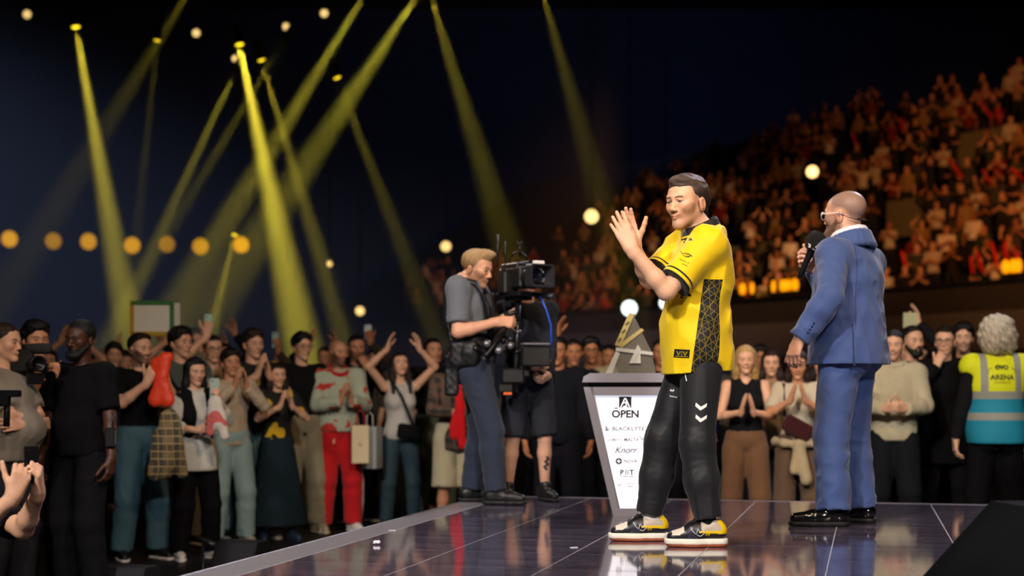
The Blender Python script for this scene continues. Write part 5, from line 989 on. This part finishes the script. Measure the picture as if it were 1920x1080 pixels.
# small floor gear by the stage edge
def wedge(label, px, py, Y, rot, s=1.0, z=0.0):
    t = thing('monitor_speaker', label, 'speaker', PW(px, py, Y), rot); t.location.z = z
    MB().prism([(-.26*s, 0), (.24*s, 0), (.10*s, .30*s), (-.20*s, .30*s)], -.28*s, .28*s, lambda a, b_, d: (d, a, b_)).build('cabinet', mat('speaker_black', '141418', .5, bump=.1, bs=60), t)
    MB().add([(-.25*s, .232*s, .03*s), (.25*s, .232*s, .03*s), (.25*s, .115*s, .28*s), (-.25*s, .115*s, .28*s)], [(0, 1, 2, 3)]).build('grille', mat('grille', '26262c', .6, metal=.4), t)
    return t
wedge('grey floor monitor below the stage edge by the mic stand', 452, 1040, 10.5, R(160), .62); wedge('low floor monitor at the bottom edge below the guard', 236, 1085, 9.0, R(165), .60)
ms = thing('floor_microphone', 'small microphone on short stand beside the stage edge', 'microphone', PW(381, 1056, 9.9)); ms.location.z = 0
MB().lathe([(.001, 0), (.09, 0), (.09, .015), (.012, .025), (.009, .03), (.009, .24)], (0, 0, 0), (0, 0, 1), 18).build('stand', BLKM, ms); MB().tube([(0, 0, .24), (-.03, 0, .26), (.03, -.01, .235)], .010, 8).build('clip', BLKP, ms); MB().lathe([(.001, 0), (.012, 0), (.016, .1), (.024, .12), (.026, .15), (.001, .175)], (-.06, 0, .28), (.85, -.2, -.35), 14).build('capsule', BLKM, ms)
rw = thing('stage_monitor', 'large black stage monitor in the bottom right corner of the stage', 'speaker', PW(1935, 1100, 4.9), R(8)); rw.location.z = STZ
MB().prism([(-.32, 0), (.5, 0), (.5, .33), (.0, .33)], -.3, .3, lambda a, b_, d: (a, d, b_)).build('cabinet', mat('speaker_matte', '030304', .9, spec=.1), rw); MB().box((.27, -.303, .18), (.2, .004, .13), None, .002).build('grille', mat('grille', '26262c', .6, metal=.4), rw)
MB().tube([(-.24, -.32, .02), (-.1, -.33, .05), (.05, -.33, .035), (.25, -.34, .06)], .006, 6).build('cable', mat('yellow_cable', '8a7a14', .6), rw)
pc = thing('paper_scrap', 'crumpled white paper scrap on the stage near the left edge', 'litter', PW(706, 1021, 6.8)); pc.location.z = STZ+.001
me = MB(); S = Sdf(lambda P: waves(P, 300, 2)*.006); S.el((0, 0, .010), (.018, .012, .009)); S.cut((0, 0, .001), (0, 0, -1)); link('scrap', npmesh('scrap', *S.quads(.003)), mat('paper', 'e8e6ee', .8), pc)
for lb, px, py in (('flat paper flake on the tiles left of the trainers', 1076, 1027), ('small flat paper flake near the middle of the left stage tiles', 735, 995)):
    t = MB().box((0, 0, .0015), (.018, .007, .001)).build('paper_flake', mat('paper', 'e8e6ee', .8)); t.location = PW(px, py, .72*FPX/(py-HOR)); t.location.z = STZ+.0005; t.rotation_euler.z = .3; tag(t, lb, 'litter')
# ------------------------------------------------------------------ rows behind: copies of a few coarse figures
def copy_tree(o, parent=None):
    c = o.copy(); COL.objects.link(c); c.parent = parent
    for ch in o.children: copy_tree(ch, c)
    return c
BK = []; spec = [('up', 'up', SK1, 'short', '141416'), ('clap2', 'clap2', SK2, 'messy', '2a2a30'), ('phoneup', 'down', SK3, 'short', '3a2c24'), ('down', 'down', SK2, 'long', '4a4438'), ('up2', 'down', SK1, 'fade', '14181c'), ('clap', 'clap', SK3, 'wavy', '5a2020'), ('mouth', 'down', SK2, 'short', '6a6458'), ('phoneup', 'up', SK2, 'messy', '101012')]
LB = 'dim spectator packed in the rows behind the front row, left of the stage'; LR = 'dim spectator packed behind the front group, right of the podium'
for i, (a, b_, sk, hs_, tc) in enumerate(spec):
    BK.append(person(LB, (0, 0, -50), 0, 1.75, sk, (hs_, '15100d'), dict(k='tee' if i % 2 else 'long', c=tc), dict(c='141518'), None, two(a, b_), q=1.5, seed=100+i, fem=hs_ == 'long', group='rows behind the front row'))
BKJ = [b_[1] for b_ in BK]; BK = [b_[0] for b_ in BK]; nph = [0]
used = [False]*len(BK)
def place(i, x, y, H, label, group, tx=1.2, ty=5):
    o = BK[i] if not used[i] else copy_tree(BK[i]); used[i] = True
    o.location = (x, y, 0); o.rotation_euler.z = face_to(x, y, tx, ty)+random.uniform(-.3, .3); o.scale = (H/1.75,)*3; o['label'] = label; o['group'] = group
    return o
PHR = ['with both arms up', 'clapping high', 'holding a hand aloft', 'with long hair, arms down', 'with one fist up', 'clapping', 'with hand at mouth', 'with raised hands']
ALL = [o for o in bpy.data.objects if o.type == 'EMPTY' and o.get('category') == 'person' and o.location.z > -1]
FRONT = [(960+FPX*o.location.x/o.location.y, n_) for o, n_ in ((E5, 'the man in faded jeans'), (E7, 'the woman in black vest'), (E9, 'the beige sweater'), (E10, 'the tall clapping man'), (E11, 'the long dark skirt'), (E12, 'the khaki trousers'), (E13, 'the red trousers'), (E15, 'the white tank top'), (E17, 'the dark plaid shirt'), (E18, 'the black jacket'), (E19, 'the beige t-shirt'), (E20b, 'the player'), (E21, 'the blonde woman'), (E23, 'the maroon bag'), (EH, 'the blue suit'), (E25, 'the cream sweater'), (E26, 'the full beard'), (E27, 'the black coat'), (E29, 'the steward'), (E3, 'the guard'), (E1, 'the heavy crew man'))]
SPOTS = [(o.location.x, o.location.y) for o in ALL]; seen = {}
def try_place(px, Y, group, pool, tx, ty):
    x = (px-960)*Y/FPX
    if min(math.hypot(x-a, Y-b_) for a, b_ in SPOTS) < .50: return
    SPOTS.append((x, Y)); i = random.choice(pool); nf = min(FRONT, key=lambda f: abs(f[0]-px))[1]
    d = 'just behind' if Y < 15 else ('two rows behind' if Y < 16.5 else 'far behind'); lb = f'dim spectator {PHR[i]}, {d} {nf}'
    if lb in seen:
        i = random.choice([j for j in pool if f'dim spectator {PHR[j]}, {d} {nf}' not in seen] or [i]); lb = f'dim spectator {PHR[i]}, {d} {nf}'
    seen[lb] = 1; o = place(i, x, Y, random.uniform(1.60, 1.82), lb, group, tx, ty)
    if i in (2, 7) and nph[0] < 8: nph[0] += 1; phone(o, BKJ[i], 'L', f'phone held up in the dim rows {d} {nf}', ('c8d0d0', '202024', '8fb0a8')[nph[0] % 3], nph[0] % 2 == 0)
for r_, (Y, n) in enumerate(((14.1, 21), (15.4, 21), (17.2, 22))):
    for j in range(n): try_place(-20+(j+.5+.5*(r_ % 2))*(900/n)+random.uniform(-9, 9), Y+random.uniform(-.25, .25), 'rows behind the front row', range(8), 1.2, 5)
for r_, (Y, xs) in enumerate(((14.0, (990, 1180, 1290, 1350, 1425, 1475, 1530, 1590, 1640, 1745)), (15.8, (1010, 1065, 1125, 1190, 1260, 1320, 1380, 1440, 1500, 1560, 1620, 1670, 1725, 1790, 1850, 1910)))):
    for px in xs: try_place(px, Y+random.uniform(-.2, .2), 'rows behind the right-hand group', (1, 3, 5, 6), .8, 3)
for i, u_ in enumerate(used):
    if not u_:
        for c_ in list(BK[i].children_recursive)+[BK[i]]: bpy.data.objects.remove(c_)
# ------------------------------------------------------------------ seating bank
BU, BV_ = Vector((-.583, .812, 0)), Vector((.812, .583, 0)); S0 = PW(1920, 525, 36); RZ = S0.z
def BKP(t, i, z=0.0): return Vector((S0.x, S0.y, 0))+BU*t+BV_*(.55+.92*i)+Vector((0, 0, RZ-1.0+.56*i+z))
BM = Matrix((BU, BV_, Vector((0, 0, 1)))).transposed()
bank = thing('seating_bank', 'dark stepped seating bank rising at the right behind a black parapet', 'seating', (0, 0, 0), kind='structure')
NR = 20
for i in range(NR):
    c = BKP(14, i); MB().box((c.x, c.y, c.z/2-.3), (32, .46, c.z/2-.3+.3), BM).build('step', mat('bank_concrete', '1a1a1c', .9, var=.2), bank)
pw = Vector((S0.x, S0.y, 0))+BU*14
MB().box((pw.x, pw.y, RZ/2), (32, .12, RZ/2), BM, .02).build('parapet', mat('parapet', '3c3d44', .7, var=.2), bank)
MB().box((pw.x-BV_.x*.15, pw.y-BV_.y*.15, RZ-1.25), (32, .03, .5), BM).build('parapet_band', mat('parapet_band', '6c6e78', .5), bank)
MB().box((pw.x-BV_.x*.1, pw.y-BV_.y*.1, RZ+.02), (32, .2, .04), BM, .01).build('handrail', mat('rail', '3a3c44', .4, metal=.5), bank)
for i0, t0, t1 in ((6, -2, 9), (11, 2, 10), (4, 12, 22)):
    c = BKP((t0+t1)/2, i0); MB().box((c.x-BV_.x*.42, c.y-BV_.y*.42, c.z+.45), ((t1-t0)/2, .06, .6), BM, .01).build('aisle_wall', mat('aisle_wall', '75755f', .9), bank)
# figures for the bank: a few small bodies in several colourings, one mesh each
def small_body(pose, seed):
    J = skel({'L': arm(pose[0]), 'R': arm(pose[1], False)}); S = Sdf(); torso(S, J, .02)
    for s in 'LR': armsdf(S, J, s, .008); S.rc(J['wr'+s], J['wr'+s]+unit(J['p'][s]['d'])*.12, .035, .035, .03); legsdf(S, J, s, .01)
    S.rc(J['nk'], J['hd'], .055, .06, .03); S.el(J['hd']+V(0, 0, .02), (.085, .10, .125), .03)
    v, f = S.quads(.042); hd = J['hd']; part = np.zeros(len(v), int)
    part[v[:, 2] < .92] = 2; arms = np.zeros(len(v), bool)
    for s in 'LR':
        e = J['el'+s]; w = J['wr'+s]; ab = w-e; t = np.clip((v-e)@ab/(ab@ab), 0, 1.4); arms |= (np.linalg.norm(v-e-t[:, None]*ab, axis=1) < .09) & (t > .05)
    part[arms] = 1; q = v-hd; hm = (np.abs(q) < V(.13, .14, .17)).all(1); part[hm] = 1; part[hm & (.62*q[:, 1]+.78*q[:, 2] > .05)] = 3; part[(q[:, 2] < -.1) & hm & ~arms] = 1
    return v, f, part
SB_ = [small_body(p, i) for i, p in enumerate((('down', 'down'), ('clap', 'clap'), ('up', 'up'), ('clap2', 'clap2'), ('up2', 'hold'), ('hold', 'down')))]
PAL = [('c8c0b4', 'pale'), ('7c2018', 'red'), ('121214', 'black'), ('9c8058', 'tan'), ('1c2230', 'navy'), ('141416', 'dark'), ('3c3c38', 'grey'), ('181414', 'brown-black'), ('2a3c2a', 'green'), ('e8e0d8', 'white')]
PZ = ['standing', 'clapping', 'with arms up', 'clapping high', 'with one arm up', 'with bent arm']
ORD = 'front second third fourth fifth sixth seventh eighth ninth tenth eleventh twelfth thirteenth fourteenth fifteenth sixteenth seventeenth eighteenth nineteenth twentieth'.split()
SM = mat('bank_figure', '888888', .8, vc=True); BMESH = {}
def bank_mesh(pi, ci, si):
    key = (pi, ci, si)
    if key not in BMESH:
        v, f, part = SB_[pi]; cols = np.array([lin(PAL[ci][0]), lin((SK1, SK2, SK3)[si]), lin('1a1c22'), lin(('140e0a', '2c1c12', '4a3420')[si])]); BMESH[key] = npmesh('bank_figure', v, f, True, cols[part]); BMESH[key].materials.append(SM)
    return BMESH[key]
def edge_y(px): return float(np.interp(px, (780, 850, 1000, 1090, 1200, 1300, 1480, 1700, 1920), (495, 480, 465, 410, 330, 295, 215, 160, 115)))
seats = []
for i in range(NR):
    if i in (6, 11): continue
    for j in range(-6, 62):
        t = j*.60+random.uniform(-.1, .1)+.3*(i % 2)
        if random.random() < .38 or (j % 13) in (0, 1): continue
        if i == 4 and 12 < t < 22: continue
        p = BKP(t, i); px = 960+FPX*p.x/p.y; py = HOR-FPX*(p.z+1.5-CAMZ)/p.y
        if not (760 < px < 1960) or py < edge_y(px)+random.uniform(-12, 14): continue
        if px < 950 and random.random() < .35: continue
        seats.append((p.y, p, px, py))
seats.sort(key=lambda s: s[0]); vs_, fs_, cs_ = [], [], []; nn = 0
for n, (y, p, px, py) in enumerate(seats):
    pi = random.choices(range(6), (4, 3, 1.5, 2, 1, 2))[0]; ci = random.randrange(10); si = random.randrange(3); rz = face_to(p.x, p.y, -1, 12)+random.uniform(-.3, .3); H = random.uniform(.92, 1.05)
    me = bank_mesh(pi, ci, si)
    if n < 180:
        zone = ('left of the trophy', 'above the trophy', 'by the clapping hands', 'between player and host', 'behind the host', 'right of the host', 'near the right edge')[int(np.searchsorted((1100, 1200, 1300, 1500, 1660, 1800), px))]; row = int(round(((p-Vector((S0.x, S0.y, 0))).dot(BV_)-.55)/.92))
        mk_ = lambda: f'small spectator in {PAL[ci][1]} top {PZ[pi]}, {ORD[row]} bank row, {zone}'
        for _ in range(40):
            if mk_() not in seen: break
            pi = random.choices(range(6), (4, 3, 1.5, 2, 1, 2))[0]; ci = random.randrange(10)
        seen[mk_()] = 1; me = bank_mesh(pi, ci, si); o = link('person', me, None, None, p, (0, 0, rz)); o.scale = (H,)*3
        tag(o, mk_(), 'person', 'spectators on the seating bank')
    else:
        v, f, part = SB_[pi]; c = np.empty(len(v)*4, np.float32); me.color_attributes[0].data.foreach_get('color', c); M3 = np.array(Matrix.Rotation(rz, 3, 'Z'))*H
        vs_.append(v@M3.T+np.array(p)); fs_.append(f+nn); cs_.append(c.reshape(-1, 4)[:, :3]); nn += len(v)
if vs_:
    o = link('far_spectators', npmesh('far_spectators', np.concatenate(vs_), np.concatenate(fs_), True, np.concatenate(cs_)), SM); tag(o, 'mass of distant spectators filling the upper rows of the seating bank', 'crowd', kind='stuff')
print('bank seats', len(seats))
def on_bank(px, py, up=1.5):
    for k in range(400):
        p = PW(px, py, 33+k*.08); i = ((p-Vector((S0.x, S0.y, 0))).dot(BV_)-.55)/.92
        if i > -.6 and p.z < RZ-1.0+.56*i+up: return p
    return PW(px, py, 36)
RED = mat('red_clapper', 'd81410', .4)
for n, (x0, y0, x1, y1) in enumerate(((1690, 470, 1700, 505), (1832, 470, 1842, 512), (1858, 452, 1872, 505), (1884, 450, 1886, 490), (1780, 300, 1806, 335), (1842, 318, 1862, 350), (1895, 315, 1920, 338), (1820, 480, 1824, 515), (1870, 200, 1874, 228), (1838, 190, 1862, 225), (1690, 220, 1694, 250), (1600, 250, 1604, 270), (1905, 470, 1912, 505), (1130, 560, 1140, 580))):
    A_ = on_bank(x1, y1); B_ = PW(x0, y0, A_.y); t = MB().tube([A_, A_.lerp(B_, .1), A_.lerp(B_, .5), A_.lerp(B_, .9), B_], [.02, .045, .05, .045, .02], 10).build('clapper_stick', RED); tag(t, f"red clapper stick {'raised high' if y0 < 360 else 'held low'} on the bank, {('left of the host', 'right of the host', 'near the right edge')[(x0 > 1550)+(x0 > 1800)]}", 'clapper', 'red clapper sticks')
for n, px in enumerate((1450, 1468, 1478, 1490, 1392, 1410, 1000, 1020, 1885, 1900, 1910, 1365)):
    p = PW(px, 548 if px < 1900 and px > 1100 else (570 if px < 1100 else 505), 1.0); kk = (RZ+.15-CAMZ)/max(p.z-CAMZ, .01)
    q_ = Vector((S0.x, S0.y, 0)); d_ = Vector((p.x, p.y, 0)); tt_ = (q_.x*d_.y-q_.y*d_.x)/(BU.y*d_.x-BU.x*d_.y); b_ = q_+BU*tt_
    o = thing('ledge_lamp', 'amber lamp glowing on the parapet of the seating bank', 'lamp', (b_.x, b_.y, RZ+.06), group='amber lamps on the parapet')
    MB().lathe([(.001, .0), (.10, 0), (.08, .10), (.10, .14)], (0, 0, 0), (0, 0, 1), 12).build('base', BLKP, o); rr_ = random.uniform(.07, .13); MB().lathe([(.001, .12), (rr_*.7, .14), (rr_, .30), (rr_*.7, .46), (.001, .5)], (0, 0, 0), (0, 0, 1), 14).build('globe', mat('amber_globe', 'ffb000', .4, emit=1.0, ecol='ffa408'), o)
# ------------------------------------------------------------------ lamps, haze and beams
def lamp(label, px, py, Y, r, strength, col, group, aim=None, ycol='fff0c8'):
    o = thing('hanging_lamp', label, 'lamp', PW(px, py, Y), group=group); d = (Vector(aim)-o.location).normalized() if aim is not None else Vector((0, -1, -.1)).normalized()
    MB().lathe([(.001, -.5), (r*.8, -.5), (r*1.15, -.1), (r*1.15, .02), (r*1.0, .02)], (0, 0, 0), d, 18).build('housing', mat('lamp_housing', '0c0c0e', .6), o)
    MB().lathe([(r*1.0, .0), (r*.7, .02), (.001, .03)], (0, 0, 0), d, 18).build('lens', mat('lamp_glow_'+col, col, .4, emit=strength, ecol=col), o)
    MB().tube([(0, 0, r), (0, 0, 28-o.location.z)], .012, 6).build('suspension', mat('lamp_housing', '0c0c0e', .6), o)
    return o
for i, px in enumerate((18, 100, 166, 248, 313, 376, 452)): lamp(('leftmost', 'second from left', 'third from left', 'middle', 'third from right', 'second from right', 'rightmost')[i]+' of the seven round yellow lamps in the low row', px, (448, 452, 453, 460, 458, 462, 459)[i], 60, .34, (1.1, .55, .9, 1.0, .5, .9, 1.3)[i], 'f0a808', 'row of yellow lamps')
for lb, px, py, r, s_ in (('pale lamp high in the upper left corner', 51, 27, .13, 2.2), ('pale lamp under the roof above the yellow row', 368, 62, .12, 2.6), ('tilted pale lamp left of the topmost one', 536, 50, .11, 2.6), ('topmost pale lamp near the upper edge', 608, 25, .12, 2.6), ('pale lamp beside the head of the brightest beam', 441, 110, .10, 3.0), ('small pale lamp hanging low in the dark middle', 618, 495, .09, 2.4), ('pale lamp just above the raised hands', 675, 583, .14, 3.0), ('pale lamp behind the stabiliser operator', 836, 462, .16, 3.0), ('bright lamp beside the clapping hands', 1109, 406, .20, 4.0), ('white oval lamp above the trophy', 1180, 578, .22, 6.0), ('white lamp partly behind the yellow jersey', 1248, 568, .18, 5.0), ('square bright floodlight in the middle of the seating bank', 1523, 322, .26, 5.0)):
    lamp(lb, px, py, 36 if px < 1000 else (on_bank(px, py, 2.2).y-.3 if px > 1500 else 33), r*.8, s_*.55, 'ffd484' if px < 1150 or px > 1500 else 'e8f4f0', None)
hz = MB().box((-16, 37, 11.6), (19.2, 13, 11.4)).build('haze', None); tag(hz, 'thin stage haze hanging in the dark left half of the hall', 'haze', kind='stuff')
hm_ = bpy.data.materials.new('haze'); hm_.use_nodes = True; nt = hm_.node_tree; nt.nodes.remove(nt.nodes['Principled BSDF']); vsn = nt.nodes.new('ShaderNodeVolumeScatter'); vsn.inputs['Density'].default_value = .016; vsn.inputs['Anisotropy'].default_value = .0; vsn.inputs['Color'].default_value = (.9, .92, 1, 1); nt.links.new(vsn.outputs[0], nt.nodes['Material Output'].inputs['Volume']); hz.data.materials.append(hm_)
def beam(label, x0, y0, x1, y1, Y0, Y1, power, ang, col=(1, .80, .05), head=True):
    a, b_ = PW(x0, y0, Y0), PW(x1, y1, Y1)
    o = lamp(label, x0, y0, Y0, .10, 3.0 if head else .8, 'ffd820', None, b_)
    s = spot('beam_light', a+(b_-a).normalized()*.06, b_, col, power*.42, ang*2.1, 1.0, .06); return o
KW = 1000
for lb, x0, y0, x1, y1, Y0, Y1, pw_, an in (
    ('head of the strong yellow beam at the far left', 142, 50, 232, 560, 34, 33, 330*KW, 3.4), ('head of the brightest yellow beam', 449, 83, 548, 560, 34, 33, 480*KW, 4.2), ('lamp whose beam leans left beside the brightest beam', 440, 135, 300, 440, 36, 37, 130*KW, 2.6),
    ('beam head between the two leaning beams', 530, 80, 380, 330, 36, 37, 60*KW, 2.4), ('beam head that leans right past the brightest beam', 490, 112, 612, 520, 36, 36, 130*KW, 3.0), ('faint beam head right of the brightest beam', 632, 145, 745, 440, 36, 36, 50*KW, 3.4), ('faint thin beam head left of the pale roof lamp', 295, 75, 266, 350, 38, 38, 25*KW, 2.4),
    ('lamp above the frame sending a beam down left', 690, -20, 520, 260, 34, 35, 170*KW, 3.4), ('second lamp above the frame with a wide beam down left', 790, -20, 560, 330, 33, 34, 110*KW, 4.6), ('lamp above the frame with a beam down right', 800, -30, 945, 440, 34, 34, 48*KW, 4.2), ('rightmost beam lamp above the frame', 1012, -30, 1140, 420, 33, 33, 20*KW, 4.6), ('lamp above the upper left corner with a dim beam', 370, -40, 160, 300, 40, 40, 30*KW, 4.0)):
    beam(lb, x0, y0, x1, y1, Y0, Y1, pw_, an)
beam('lamp with a short wide yellow beam below the yellow row', 440, 440, 392, 640, 44, 43, 70*KW, 4.2)
spot('haze_blue_light', (-27, 30, 16), (-12, 41, 3), (.42, .55, 1.0), 16*KW, 44, 1.0, .5)
